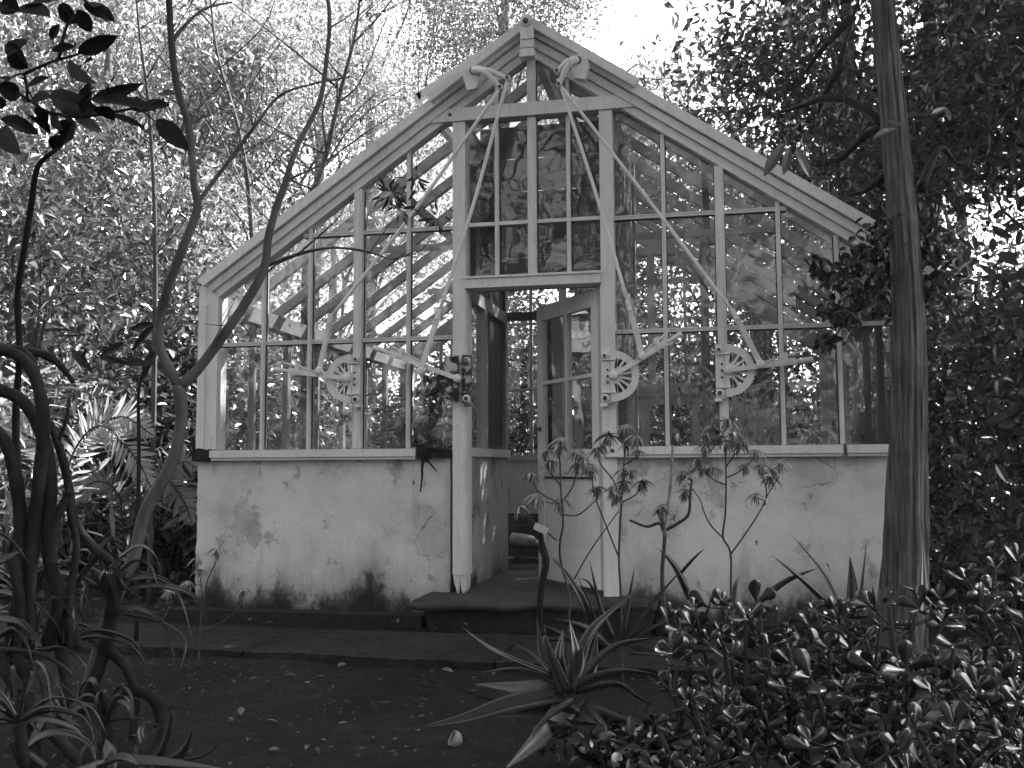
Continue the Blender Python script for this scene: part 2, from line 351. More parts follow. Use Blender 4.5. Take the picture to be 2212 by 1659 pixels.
# sills
def sill(x0, x1, name='sill', lab=None, mat='paint'):
    b = MB(); rr = random.Random(int(x0*100)); n = 12
    for i in range(n):
        a = x0+(x1-x0)*i/n; c = x0+(x1-x0)*(i+1)/n
    b.box(x0, x1, -0.065, 0.10, SILL_B+0.008, SILL_T-0.004); b.box(x0+0.004, x1-0.004, -0.05, 0.09, SILL_B-0.012, SILL_B+0.007)
    part(b, name, mat, label=lab)
sill(-2.30, -0.80, lab='white sill with a rotten broken right end')
sill(0.455, 1.93); sill(1.955, W-0.05, lab='short end sill beside the tree trunk')
b = MB(); b.prism([(0.452, 0.885), (0.452, 1.0), (0.56, 0.985), (0.60, 0.962), (0.60, 0.885)], -0.078, -0.066); part(b, 'sill_plate', 'paint_metal'); 
b = MB(); b.disc((0.52, -0.078, 0.925), 0.013, 0.01); part(b, 'bolt', 'iron')
rr = random.Random(4)
b = MB(); b.prism([(-2.44, .875), (-2.44, .955), (-2.39, .968), (-2.33, .955), (-2.302, .962), (-2.302, .905), (-2.33, .87), (-2.37, .885)], -0.055, 0.05); part(b, 'rotten_end', 'rot_shade', label='black rotten sill end at the left corner')
b = MB(); b.prism([(-.798, .965), (-.74, .985), (-.70, .95), (-.66, .955), (-.60, .93), (-.56, .945), (-.54, .90), (-.62, .885), (-.70, .895), (-.74, .86), (-.77, .885), (-.798, .90)], -0.045, 0.06); part(b, 'rotten_end', 'rot_shade', label='black broken sill stump beside the door post')
b = MB(); b.tube(spline([(-.80, -.05, .978), (-.68, -.07, .955), (-.60, -.06, .945), (-.53, -.03, .985), (-.515, -.03, 1.03)], 14), 0.006, 5); b.tube(spline([(-.72, -.06, .95), (-.75, -.055, .85), (-.76, -.03, .76), (-.775, -.02, .66)], 12), [0.012, 0.009, 0.004], 5); b.tube(spline([(-.74, -.055, .9), (-.69, -.05, .84), (-.66, -.03, .80)], 8), [0.009, 0.004], 5); part(b, 'split_wood', 'rot_shade')
# posts, mullions, bars (front)
def vbar(u, w, z0, z1, y0, y1, name, mat='paint', lab=None, parent=None):
    if y1 < 0.1:
        b = MB(); b.box(u-w/2-.0055, u+w/2+.0055, 0.006, 0.019, z0+.002, z1-.004); part(b, 'edge_strip', 'board', parent)  # thin dark strip behind the bar, slightly wider on each side
    b = MB(); b.box(u-w/2, u+w/2, y0, y1, z0, z1-0.0); b.box(u-w*0.2, u+w*0.2, y0-0.008, y0, z0+0.004, z1-0.01)
    return part(b, name, mat, parent, lab)
RK = 0.215                                            # vertical depth of the rake boards
for s in (-1, 1):
    b = MB(); x0, x1 = sorted((s*(W-0.15), s*W)); b.box(x0, x1, -0.035, 0.10, SILL_T+0.002, EAVE-0.02)
    b.box(min(s*(W-.004), s*(W-.06)), max(s*(W-.004), s*(W-.06)), -0.047, -0.036, SILL_T+0.01, EAVE-0.16)
    part(b, 'corner_post', 'paint')
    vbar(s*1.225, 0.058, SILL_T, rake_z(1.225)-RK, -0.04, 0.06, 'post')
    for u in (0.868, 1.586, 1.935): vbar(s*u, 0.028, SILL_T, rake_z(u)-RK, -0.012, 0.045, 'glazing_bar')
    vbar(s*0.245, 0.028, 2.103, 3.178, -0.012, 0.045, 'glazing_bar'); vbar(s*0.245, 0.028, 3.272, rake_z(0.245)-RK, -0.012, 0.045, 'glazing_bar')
    b = MB(); x0, x1 = sorted((s*0.458, s*0.545)); b.box(x0, x1, -0.045, 0.10, 0.12 if s < 0 else 0.0, 3.178); x2, x3 = sorted((s*0.448, s*0.462))
    b.box(x2, x3, -0.03, 0.09, 0.12 if s < 0 else 0.0, 2.02)
    if s < 0:
        xs = [-.545, -.528, -.51, -.495, -.478, -.458]; zz = [.13, .05, -.01, .06, .0, .03, .05]
        for i in range(5): b.prism([(xs[i], .12), (xs[i+1], .12), (xs[i+1]-.003, zz[i+1]), (xs[i]+.002, zz[i])], -0.045+0.003*i, 0.098)
    part(b, 'door_post', 'paint', label='door post with a rotted splintered foot' if s < 0 else None)
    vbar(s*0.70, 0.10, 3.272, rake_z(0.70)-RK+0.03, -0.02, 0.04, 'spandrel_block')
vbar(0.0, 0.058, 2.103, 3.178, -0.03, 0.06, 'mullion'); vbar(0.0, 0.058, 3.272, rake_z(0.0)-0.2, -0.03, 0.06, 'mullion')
b = MB(); b.prism([(-0.90, 3.18), (0.90, 3.18), (0.80, 3.27), (-0.80, 3.27)], -0.06, 0.05); part(b, 'tie_beam', 'paint')
b = MB(); b.disc((-0.56, -0.06, 3.225), 0.012, 0.006); part(b, 'bolt', 'iron')
b = MB(); b.box(-0.457, 0.457, -0.055, 0.09, 2.022, 2.102); b.box(-0.46, 0.46, -0.068, -0.056, 2.085, 2.098); part(b, 'lintel', 'paint')
UB = [0.545, 0.868, 1.225, 1.586, 1.935, W-0.15]
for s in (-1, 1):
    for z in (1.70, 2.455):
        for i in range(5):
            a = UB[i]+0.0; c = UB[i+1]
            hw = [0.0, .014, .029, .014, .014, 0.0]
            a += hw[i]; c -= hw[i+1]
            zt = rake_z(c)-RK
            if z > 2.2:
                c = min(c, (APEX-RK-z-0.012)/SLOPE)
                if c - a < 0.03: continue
            b = MB(); x0, x1 = sorted((s*a, s*c)); b.box(x0, x1, -0.010, 0.036, z-0.013, z+0.013); b.box(x0, x1, -0.016, -0.010, z+0.004, z+0.011); part(b, 'transom', 'paint'); b = MB(); b.box(x0+.006, x1-.006, .006, .019, z-.020, z+.0125); part(b, 'edge_strip', 'board')  # dark strip behind the transom, showing just below it
for a, c in ((-.457, -.259), (-.231, -.029), (.029, .231), (.259, .457)):
    b = MB(); b.box(a, c, -0.010, 0.036, 2.452, 2.476); part(b, 'transom', 'paint')
# glass panes, front (each pane its own, a little out of true)
gr = random.Random(9)
def pane(poly, Y, mat='glass', back=False, lab=None):
    t = [gr.uniform(-0.006, 0.006) for _ in range(3)]
    cx = sum(p[0] for p in poly)/len(poly); cz = sum(p[1] for p in poly)/len(poly)
    b = MB(); yy = lambda x, z: Y + t[0]*(x-cx)*2 + t[1]*(z-cz)*2
    n = len(poly); v = [(x, yy(x, z), z) for x, z in poly] + [(x, yy(x, z)+0.004, z) for x, z in poly]
    b.add(v[:n], [tuple(range(n))])
    return part(b, 'glass_pane', mat, label=lab)
def clip_rake(a, c, z0, z1, s, RKd=RK):
    """pane outline between u=a..c, z0..z1, cut by the slope"""
    za = rake_z(a)-RKd; zc = rake_z(c)-RKd
    if za <= z0+0.01: return None
    P = [(s*a, z0)]
    if zc >= z1: P += [(s*c, z0), (s*c, z1), (s*a, z1)]
    else:
        uz0 = (APEX-RKd-z0)/SLOPE; 
        if zc > z0: P += [(s*c, z0), (s*c, zc)]
        else: P += [(s*min(c, uz0), z0)]
        if za > z1: P += [(s*(APEX-RKd-z1)/SLOPE, z1), (s*a, z1)]
        else: P += [(s*a, za)]
    return P
for s in (-1, 1):
    for i in range(5):
        for z0, z1 in ((SILL_T, 1.70), (1.70, 2.455), (2.455, 4.0)):
            P = clip_rake(UB[i], UB[i+1], z0, z1, s)
            if P: pane(P, 0.022)
for a, c in ((0.029, 0.231), (0.259, 0.457)):
    for s in (-1, 1):
        pane([(s*a, 2.103), (s*c, 2.103), (s*c, 2.455), (s*a, 2.455)], 0.022); pane([(s*a, 2.475), (s*c, 2.475), (s*c, 3.18), (s*a, 3.18)], 0.022)
        P = clip_rake(a, c, 3.27, 4.0, s); pane(P, 0.022)
P = clip_rake(0.457, 0.65, 3.27, 4.0, 1); pane(P, 0.022); P = clip_rake(0.457, 0.65, 3.27, 4.0, -1); pane(P, 0.022)
# rake boards of both gables
def slab_on_slope(b, side, s0, s1, n0, n1, y0, y1, cut=True):
    p = [sl(side, s0, n0), sl(side, s1, n0), sl(side, s1, n1), sl(side, s0, n1)]
    if cut and s0 == 0: p[0] = (0.0, APEX+n0/CA); p[3] = (0.0, APEX+n1/CA)
    return b.prism(p, y0, y1)
for s in (-1, 1):
    b = MB(); slab_on_slope(b, s, 0, SLEN-0.03, -0.062, 0.0, -0.10, 0.06); part(b, 'rake_cap', 'paint')
    b = MB(); slab_on_slope(b, s, 0, SLEN-0.05, -0.120, -0.070, -0.07, 0.055); part(b, 'rake_board', 'paint')
    b = MB(); slab_on_slope(b, s, 0, SLEN-0.07, -0.176, -0.124, -0.045, 0.05); part(b, 'rake_moulding', 'paint')
    b = MB(); slab_on_slope(b, s, 0, SLEN-.06, -0.07, -0.063, -0.05, 0.05); slab_on_slope(b, s, 0, SLEN-.08, -0.124, -0.12, -0.03, 0.05); part(b, 'rake_gap', 'rot_shade')
    # ridge vent sash over the top of the roof
    if s > 0:
        b = MB(); slab_on_slope(b, s, 0.03, 0.875, -0.035, 0.022, -0.15, -0.103); part(b, 'vent_sash', 'paint', label='closed ridge vent sash')
        b = MB(); slab_on_slope(b, s, 0.03, 0.875, 0.004, 0.022, -0.102, LEN*0.55); part(b, 'vent_sash', 'roof_glass')
    else:
        b = MB(); slab_on_slope(b, s, 0.03, 0.845, -0.04, 0.016, -0.15, -0.103); part(b, 'vent_curb', 'paint')
        b = MB(); p0 = sl(s, 0.02, 0.03); p1 = sl(s, 0.90, 0.095)
        b.beam((p0[0], -0.02, p0[1]), (p1[0], -0.02, p1[1]), 0.05, 0.06); b.beam((p0[0], 2.4, p0[1]), (p1[0], 2.4, p1[1]), 0.05, 0.06); b.beam((p1[0], -.05, p1[1]), (p1[0], 2.43, p1[1]), 0.05, 0.06, (0, 0, 1)); part(b, 'vent_sash', 'paint', label='ridge vent sash lifted a little open')
    # back gable
    b = MB(); slab_on_slope(b, s, 0, SLEN+0.05, -0.17, 0.0, LEN-0.05, LEN+0.08); part(b, 'rake_board', 'dim_paint')
    # roof bars, purlin, eave
    for k in range(1, 8):
        y = 0.06 + k*(LEN-0.12)/8
        b = MB(); slab_on_slope(b, s, 0.03, SLEN+0.04, -0.085, -0.012, y-0.026, y+0.026); part(b, 'roof_bar', 'dim_paint')
    for k in range(8):
        y0 = 0.06+k*(LEN-0.12)/8; y1 = 0.06+(k+1)*(LEN-0.12)/8
        a, c = sl(s, 0.03, -0.008), sl(s, SLEN+0.07, -0.008)
        b = MB(); b.add([(a[0], y0, a[1]), (a[0], y1, a[1]), (c[0], y1, c[1]), (c[0], y0, c[1])], [(0, 1, 2, 3)]); part(b, 'roof_pane', 'roof_glass')
    q = sl(s, 1.45, -0.105); b = MB(); b.beam((q[0], 0.06, q[1]), (q[0], LEN-0.06, q[1]), 0.05, 0.06, (0, 0, 1)); part(b, 'purlin', 'shaded_paint')
    x0, x1 = sorted((s*(W-0.12), s*(W-0.01))); b = MB(); b.box(x0, x1, 0.105, LEN-0.06, EAVE-0.20, EAVE-0.08); part(b, 'eave_plate', 'shaded_paint')
    x0, x1 = sorted((s*(W-0.02), s*(W+0.10))); b = MB(); b.box(x0, x1, 0.07, LEN, EAVE-0.14, EAVE-0.085); part(b, 'gutter', 'dim_paint')
    # side walls
    x0, x1 = sorted((s*(W-0.16), s*(W+0.03))); b = MB(); b.box(x0, x1, 0.145, LEN-0.02, SILL_B+0.002, SILL_T); part(b, 'sill', 'paint')
    for k in range(1, 7):
        y = 0.10 + k*(LEN-0.2)/7; w = 0.032 if k % 2 == 0 else 0.018
        x0, x1 = sorted((s*(W-0.06), s*(W-0.01))); b = MB(); b.box(x0, x1, y-w, y+w, SILL_T, EAVE-0.20); part(b, 'glazing_bar', 'shaded_paint')
    for k in range(7):
        y0 = 0.10+k*(LEN-0.2)/7; y1 = 0.10+(k+1)*(LEN-0.2)/7
        b = MB(); b.add([(s*(W-0.035), y0, SILL_T), (s*(W-0.035), y1, SILL_T), (s*(W-0.035), y1, EAVE-0.2), (s*(W-0.035), y0, EAVE-0.2)], [(0, 1, 2, 3)]); part(b, 'glass_pane', 'glass')
    # back gable posts and bars
    x0, x1 = sorted((s*(W-0.14), s*W)); b = MB(); b.box(x0, x1, LEN-0.1, LEN, SILL_T, EAVE-0.05); part(b, 'corner_post', 'dim_paint')
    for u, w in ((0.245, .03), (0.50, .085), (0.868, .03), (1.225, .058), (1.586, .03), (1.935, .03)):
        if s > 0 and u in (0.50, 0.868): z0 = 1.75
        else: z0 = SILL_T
        vbar(s*u, w, z0, rake_z(u)-0.19, LEN-0.09, LEN-0.03, 'glazing_bar', 'dim_paint')
    for i in range(5):
        for z0, z1 in ((SILL_T, 1.70), (1.70, 2.455), (2.455, 4.0)):
            if s > 0 and i == 0 and z0 < 1.6: continue
            P = clip_rake(UB[i], UB[i+1], z0, z1, s, 0.17)
            if P: pane(P, LEN-0.06)
vbar(0.0, 0.05, SILL_T, rake_z(0)-0.2, LEN-0.09, LEN-0.03, 'glazing_bar', 'dim_paint')
for s in (-1, 1): pane([(0, SILL_T), (s*0.545, SILL_T), (s*0.545, 3.25), (0, 3.62)], LEN-0.06)
for x0, x1 in ((-W+.14, 0.36), (1.02, W-.14)):
    b = MB(); b.box(x0, x1, LEN-0.16, LEN-0.0, SILL_B+0.002, SILL_T); part(b, 'sill', 'dim_paint')
b = MB()
for z in (1.70, 2.455): b.box(-min(W-.14, (APEX-.2-z)/SLOPE), min(W-.14, (APEX-.2-z)/SLOPE), LEN-0.075, LEN-0.045, z-0.014, z+0.014)
part(b, 'transom', 'dim_paint'); b = MB(); b.box(-0.78, 0.78, LEN-0.1, LEN-0.02, 3.18, 3.27); part(b, 'tie_beam', 'dim_paint')
b = MB(); b.box(0.30, 1.10, LEN-0.13, LEN-0.0, 1.60, 1.735); part(b, 'lintel', 'dim_paint')
bd = MB()
for x0, x1, z0, z1 in ((0.372, 0.46, 0, 1.6), (0.92, 1.01, 0, 1.6), (0.46, 0.92, 1.50, 1.6), (0.46, 0.92, 0.0, 0.90), (0.675, 0.705, 0.9, 1.5), (0.46, 0.675, 1.185, 1.215), (0.705, 0.92, 1.185, 1.215)): bd.box(x0, x1, LEN-0.1, LEN-0.05, z0, z1)
back_door = part(bd, 'door', 'dim_paint', label='closed back door seen through the glass')
for x0, x1 in ((0.46, 0.675), (0.705, 0.92)):
    for z0, z1 in ((0.90, 1.185), (1.215, 1.5)):
        b = MB(); b.add([(x0, LEN-.08, z0), (x1, LEN-.08, z0), (x1, LEN-.08, z1), (x0, LEN-.08, z1)], [(0, 1, 2, 3)]); part(b, 'pane', 'roof_glass', back_door)
# ridge
b = MB(); b.box(-0.03, 0.03, 0.07, LEN+0.05, APEX-0.16, APEX-0.01); part(b, 'ridge_beam', 'paint')
b = MB(); b.prism([(-.075, 3.775), (0, 3.845), (.075, 3.775), (.045, 3.80), (-.045, 3.80)], 0.062, LEN+.06); part(b, 'ridge_cap', 'paint')
b = MB(); b.box(-0.045, 0.045, -0.175, -0.1535, 3.60, 3.79); b.box(-0.05, 0.05, -0.185, -0.10, 3.535, 3.588); b.box(-0.04, 0.05, -0.183, -0.1755, 3.655, 3.675); b.lathe((0, -0.12, 3.785), [(0.045, 0), (0.045, 0.06), (0.03, 0.07)], (0, -1, 0)); fin = part(b, 'ridge_bracket', 'paint')
b = MB(); b.disc((-0.005, -0.19, 3.775), 0.02, 0.012); part(b, 'bolt', 'iron', fin)
# support posts inside
for x, y, z in ((1.10, 2.3, 2.95), (-1.10, 2.3, 2.95), (1.10, 3.8, 2.95), (-1.1, 3.8, 2.95)):
    b = MB(); b.box(x-.035, x+.035, y-.035, y+.035, 0, z); part(b, 'support_post', 'shaded_paint')
b = MB(); b.beam((-1.65, 1.15, 2.6), (1.65, 1.15, 2.6), 0.03, 0.05, (0, 0, 1)); b.beam((-1.65, 3.05, 2.6), (1.65, 3.05, 2.6), 0.03, 0.05, (0, 0, 1)); part(b, 'tie_rod', 'dim_paint')
# entrance lobby inside the door
LD = 1.5
for s in (-1, 1):
    x0, x1 = sorted((s*0.50, s*0.57))
    b = wall_mesh(x0, x1, 0.14, LD, -0.005, 0.90, 4, 4, 3); part(b, 'lobby_wall', 'plaster_in')
    b = MB(); b.box(x0-0.02, x1+0.02, 0.11, LD+.02, 0.901, 0.96); part(b, 'lobby_sill', 'paint')
    for y in (0.72, LD-0.06):
        b = MB(); b.box(x0, x1, y, y+0.085, 0.961, 2.0 if y < 1 else 3.3); part(b, 'lobby_post', 'dim_paint')
    b = MB(); b.box(x0, x1, 0.11, LD-.062, 2.0, 2.09); part(b, 'lobby_rail', 'dim_paint')
    b = MB(); b.box(x0+.02, x1-.02, 0.11, LD-.06, 2.095, 2.7); b.box(x0+.02, x1-.02, 0.11, LD-.06, 2.705, 3.28); part(b, 'lobby_board', 'board')
    b = MB(); xm = (x0+x1)/2
    if s < 0:
        b.add([(xm, .11, .961), (xm, .72, .961), (xm, .72, 2.0), (xm, .11, 2.0)], [(0, 1, 2, 3)]); part(b, 'glass_pane', 'glass')
        b = MB(); b.box(xm-.01, xm+.01, .806, LD-.062, .965, 1.99); part(b, 'lobby_board', 'board')
    else:
        b.box(xm-.012, xm+.012, .11, .719, .962, 1.999); b.box(xm-.012, xm+.012, .806, LD-.062, .962, 1.999); part(b, 'lobby_board', 'board')
b = MB()
for k in range(10): b.box(-0.497, 0.497, .55+.006*(k % 2), .565+.006*(k % 2), 2.105+k*0.123, 2.105+k*0.123+.118)
part(b, 'lobby_board', 'board', label='dark boarded panel above the lobby')
b = MB(); b.box(-0.50, 0.50, LD, LD+.028, 2.03, 2.10); part(b, 'lobby_rail', 'dim_paint')
# the door, swung inwards on the right post
PHI = math.radians(52); HX, HY = 0.437, 0.055
dt, dn = np.array([-math.cos(PHI), math.sin(PHI), 0]), np.array([-math.sin(PHI), -math.cos(PHI), 0])
def dbox(b, a0, a1, z0, z1, t0=-0.02, t1=0.02):
    o = np.array([HX, HY, 0]); v = [o+dt*a+dn*t+np.array([0, 0, z]) for z in (z0, z1) for t in (t0, t1) for a in (a0, a1)]
    b.add(v, [(0, 2, 3, 1), (4, 5, 7, 6), (0, 1, 5, 4), (2, 6, 7, 3), (0, 4, 6, 2), (1, 3, 7, 5)])
b = MB(); DW = 0.86
for args in ((0, .085, .03, 2.0), (DW-.085, DW, .03, 2.0), (.085, DW-.085, 1.89, 2.0), (.085, DW-.085, 0.78, 0.94), (.085, DW-.085, .03, .24), (.415, .445, .94, 1.89), (.085, .415, 1.42, 1.445), (.445, DW-.085, 1.42, 1.445)): dbox(b, *args)
dbox(b, .085, DW-.085, .262, .752, -0.008, 0.008); dbox(b, .085, DW-.085, .24, .262, -.014, .014); dbox(b, .085, DW-.085, .752, .78, -.014, .014)
door = part(b, 'door', 'paint', label='white half-glazed door swung inward')
b = MB(); dbox(b, .10, DW-.10, .742, .756, .0081, .022); part(b, 'door_groove', 'rot_shade', door)
for a0, a1 in ((.085, .415), (.445, DW-.085)):
    for z0, z1 in ((.94, 1.42), (1.445, 1.89)):
        b = MB(); o = np.array([HX, HY, 0]); b.add([o+dt*a0+[0, 0, z0], o+dt*a1+[0, 0, z0], o+dt*a1+[0, 0, z1], o+dt*a0+[0, 0, z1]], [(0, 1, 2, 3)]); part(b, 'pane', 'glass', door)
b = MB(); o = np.array([HX, HY, 0])+dt*(DW-.04)+dn*.02; b.tube([o+[0, 0, 1.1], o+dn*.03+[0, 0, 1.1], o+dn*.035+dt*-.05+[0, 0, 1.095]], 0.009, 6); b.disc(o+np.array([0, 0, 1.1]), 0.02, .006, dn); part(b, 'door_handle', 'iron', door)
b = MB(); o = np.array([HX, HY, 0])+dt*(DW+.001); b.beam(o+[0, 0, .90], o+[0, 0, .98], .012, .03); part(b, 'door_lock', 'iron', door)
# threshold and step
b = MB(); nn = 26; prof = [(-0.44, -0.055), (-0.47, -0.035), (-0.46, -0.012), (-0.43, 0.0), (0.12, 0.002), (1.4, 0.004)]
xs = np.linspace(-0.70, 0.80, nn+1); v = []
for j, (y, z) in enumerate(prof):
    for x in xs: v.append((x, y+(0.012*math.sin(x*9)+0.01*math.sin(x*23) if j < 4 else 0)+(0.18*(x+.7)/1.5 if j < 4 else 0), z+(0.006*math.sin(x*14) if j < 4 else 0)))
b.add(v, [(j*(nn+1)+i, j*(nn+1)+i+1, (j+1)*(nn+1)+i+1, (j+1)*(nn+1)+i) for j in range(len(prof)-1) for i in range(nn)], True)
part(b, 'door_step', 'step'); b = MB(); b.prism([(-.62, -.24), (.74, -.24), (.78, -.02), (-.68, -.02)], -0.30, -0.02); part(b, 'step_riser', 'rot_shade')  # riser coloured near black for the shadow under the step lip

# ------------------------------------------------------------------ vent openers on the front
def opener(hub, side, r, tip, joint, rod_mid, rod_top, rusty=False, post_u=0.0, label=None):
    """hub/tip/joint... are (u, z) on the front; the quadrant bulges to side (+1 right)"""
    Y = -0.10
    o = thing('vent_opener', '', '', (hub[0], Y, hub[1])); del o['label']; del o['category']
    o.parent = gh; o.matrix_parent_inverse = WI(gh)
    if label: o['label'] = label
    # toothed quadrant
    b = MB(); N = 44
    if not rusty:
        outer = []; 
        for i in range(N+1):
            t = -math.pi/2 + math.pi*i/N
            rr_ = r*(1.0 if i % 2 else 0.955)
            outer.append((rr_*math.cos(t)*side, rr_*math.sin(t)))
        ri = r*0.70
        inner = [(ri*math.cos(-math.pi/2+math.pi*i/N)*side, ri*math.sin(-math.pi/2+math.pi*i/N)) for i in range(N+1)]
        for y0, y1 in ((Y, Y+0.014),):
            v = []
            for y in (y0, y1): v += [(hub[0]+x, y, hub[1]+z) for x, z in outer] + [(hub[0]+x, y, hub[1]+z) for x, z in inner]
            m = N+1; f = []
            for i in range(N):
                f += [(i, i+1, m+i+1, m+i), (2*m+i, 3*m+i, 3*m+i+1, 2*m+i+1), (i, 2*m+i, 2*m+i+1, i+1), (m+i, m+i+1, 3*m+i+1, 3*m+i)]
            b.add(v, f)
        for k in range(8):
            t = -math.pi/2 + math.pi*(k+0.5)/8
            d = np.array([math.cos(t)*side, 0, math.sin(t)]); c = np.array([hub[0], Y+0.007, hub[1]])
            b.beam(c+d*r*0.26, c+d*r*0.72, r*0.085, 0.012)
        b.prism([(hub[0]+x*side, hub[1]+z) for x, z in ((-.02, -r), (.022, -r), (.022, r), (-.02, r))][::side], Y+0.001, Y+0.013)
        b.prism([(hub[0]+side*.30*r*math.cos(t), hub[1]+.30*r*math.sin(t)) for t in np.linspace(-math.pi/2, math.pi/2, 14)][::side], Y-0.001, Y+0.012)
        q = part(b, 'toothed_quadrant', 'paint_metal', o)
    else:
        rg = random.Random(2)
        b.prism([(hub[0]+side*(r*(.96+.04*rg.random()))*math.cos(t), hub[1]+r*math.sin(t)) for t in np.linspace(-math.pi/2, math.pi/2, 30)][::side], Y, Y+0.014)
        b.prism([(hub[0]+side*r*.8*math.cos(t), hub[1]+r*.8*math.sin(t)) for t in np.linspace(-math.pi/2, math.pi/2, 22)][::side], Y-.008, Y-.001)
        q = part(b, 'toothed_quadrant', 'rust', o, 'rust-black quadrant')
    # wall bracket
    bx = hub[0]-side*0.045; b = MB(); x0, x1 = sorted((bx-side*.035, bx+side*.022)); b.box(x0, x1, Y+.012, -0.046, hub[1]-r*1.05, hub[1]+r*1.02)
    x2, x3 = sorted((bx-side*.03, bx+side*.055)); b.box(x2, x3, Y-.012, Y+.011, hub[1]+r*.62, hub[1]+r*.66); b.box(x2, x3, Y-.012, Y+.011, hub[1]-r*.66, hub[1]-r*.62)
    b.box(min(bx, bx-side*.045), max(bx, bx-side*.045), -0.12, -.05, hub[1]-r*1.18, hub[1]-r*1.06)
    part(b, 'bracket', 'rust' if rusty else 'paint_metal', o)
    for zz, rr_ in ((.80, .018), (-.86, .026)):
        b = MB(); b.disc((bx-side*.012, Y+.012, hub[1]+r*zz), rr_, .03); b2 = part(b, 'bolt', 'paint_metal', o)
        b = MB(); b.disc((bx-side*.012, Y-.0185, hub[1]+r*zz), rr_*.55, .006); part(b, 'bolt_hole', 'iron', o)
    b = MB()
    for k in range(3): b.disc((bx+side*.004, Y+.011, hub[1]+r*(.25-.25*k)), .008, .004)
    part(b, 'bolt_hole', 'iron', o)
    # hand lever with its latch rod
    h = np.array([hub[0], Y-.03, hub[1]]); tp = np.array([tip[0], Y-.05, tip[1]]); d = (tp-h)/np.linalg.norm(tp-h); L = np.linalg.norm(tp-h); nrm = np.cross(d, (0, 1, 0)); nrm = nrm if nrm[2] > 0 else -nrm
    b = MB(); b.disc(h+np.array([0, .015, 0]), .028, .035)
    b.beam(h-d*.01, h+d*L*.42, .030, .014); b.beam(h+d*L*.40+nrm*.006, h+d*L*.80+nrm*.003, .042, .022); b.tube([h+d*L*.78, h+d*L*.84, h+d*L*.86, h+d*L*.98, h+d*L], [.014, .012, .016, .018, .015], 10)
    part(b, 'hand_lever', 'paint_metal', o)
    b = MB(); b.tube([h+d*L*.36+nrm*.012+[0, -.012, 0], h+d*L*.6+nrm*.036+[0, -.012, 0], h+d*L*.70+nrm*.042+[0, -.012, 0], h+d*L*.88+nrm*.055+[0, -.01, 0]], .006, 6); b.beam(h+d*L*.68+nrm*-.005, h+d*L*.68+nrm*.062, .03, .04); part(b, 'latch_rod', 'paint_metal', o)
    # connecting link and thin rod up to the ridge vent
    j = np.array([joint[0], Y-.05, joint[1]]); m_ = np.array([rod_mid[0], Y-.07, rod_mid[1]]); tpp = np.array([rod_top[0], -0.24, rod_top[1]])
    dd = (m_-j)/np.linalg.norm(m_-j)
    b = MB(); b.beam(j, m_, .036, .012); b.beam(j+dd*.08, m_-dd*.02, .024, .024); b.disc(j+np.array([0, -.004, 0]), .026, .014); part(b, 'link_bar', 'paint_metal', o)
    b = MB(); b.beam(m_-dd*.03, m_+dd*.07, .03, .034); b.disc(m_+np.array([0, -.015, 0]), .012, .012); part(b, 'coupling', 'paint_metal', o)
    b = MB(); mid = (m_+tpp)/2 + np.array([0.012, 0.02, 0.0]); b.tube(spline([m_+dd*.04, mid, tpp], 14), .0118, 8); part(b, 'push_rod', 'paint_metal', o)
    return o
def F2(x, y, Y=-0.15): p = at_y(x, y, Y); return (p[0], p[2])
opener(F2(752, 818, -.1), -1, 0.165, F2(592, 798), F2(690, 800), F2(714, 700), F2(1081, 190, -.24), label='vent opener on the left glazing post, lever pulled out left')
opener(F2(990, 818, -.1), -1, 0.155, F2(806, 750), F2(908, 802), F2(946, 690), F2(1096, 172, -.24), True, label='vent opener with a rust-black quadrant on the left door post')
opener(F2(1326, 812, -.1), 1, 0.165, F2(1473, 720), F2(1388, 770), F2(1362, 672), F2(1206, 170, -.24), label='vent opener on the right door post, lever raised')
opener(F2(1574, 800, -.1), 1, 0.165, F2(1757, 776), F2(1643, 786), F2(1592, 690), F2(1210, 184, -.24), label='vent opener on the right glazing post, lever level')
def horn(bolt, ends, side, label):
    o = thing('vent_bracket', '', '', (0, 0, 0)); del o['label']; del o['category']; o.parent = gh; o.matrix_parent_inverse = WI(gh)
    B = np.array([bolt[0], -0.175, bolt[1]])
    b = MB(); b.prism([(bolt[0]+a, bolt[1]+c) for a, c in ((-.05*side, .035), (.05*side, .045), (.075*side, -.03), (.045*side, -.13), (-.02*side, -.115), (-.045*side, -.05))][::-side], -.215, -.151)
    part(b, 'bracket', 'paint_metal', o)
    b = MB(); b.disc(B+np.array([0, -.04, 0]), .026, .02); part(b, 'bolt', 'iron', o)
    for k, e in enumerate(ends):
        E = np.array([e[0], -.24, e[1]]); mid = (B+E)/2+np.array([0.0, -.05, .035 if k == 0 else .012])
        b = MB(); b.tube(spline([B+[0, -.05, 0], mid, E], 12), [.024, .02, .014], 8); b.disc(E+np.array([0, .02, 0]), .02, .045); part(b, 'horn', 'paint_metal', o)
        b = MB(); b.disc(E+np.array([0, -.026, 0]), .011, .008); part(b, 'bolt', 'iron', o)
horn(F2(1024, 155, -.2), [F2(1081, 190, -.24), F2(1097, 170, -.24)], -1, '')
horn(F2(1248, 132, -.2), [F2(1208, 184, -.24), F2(1204, 155, -.24)], 1, '')

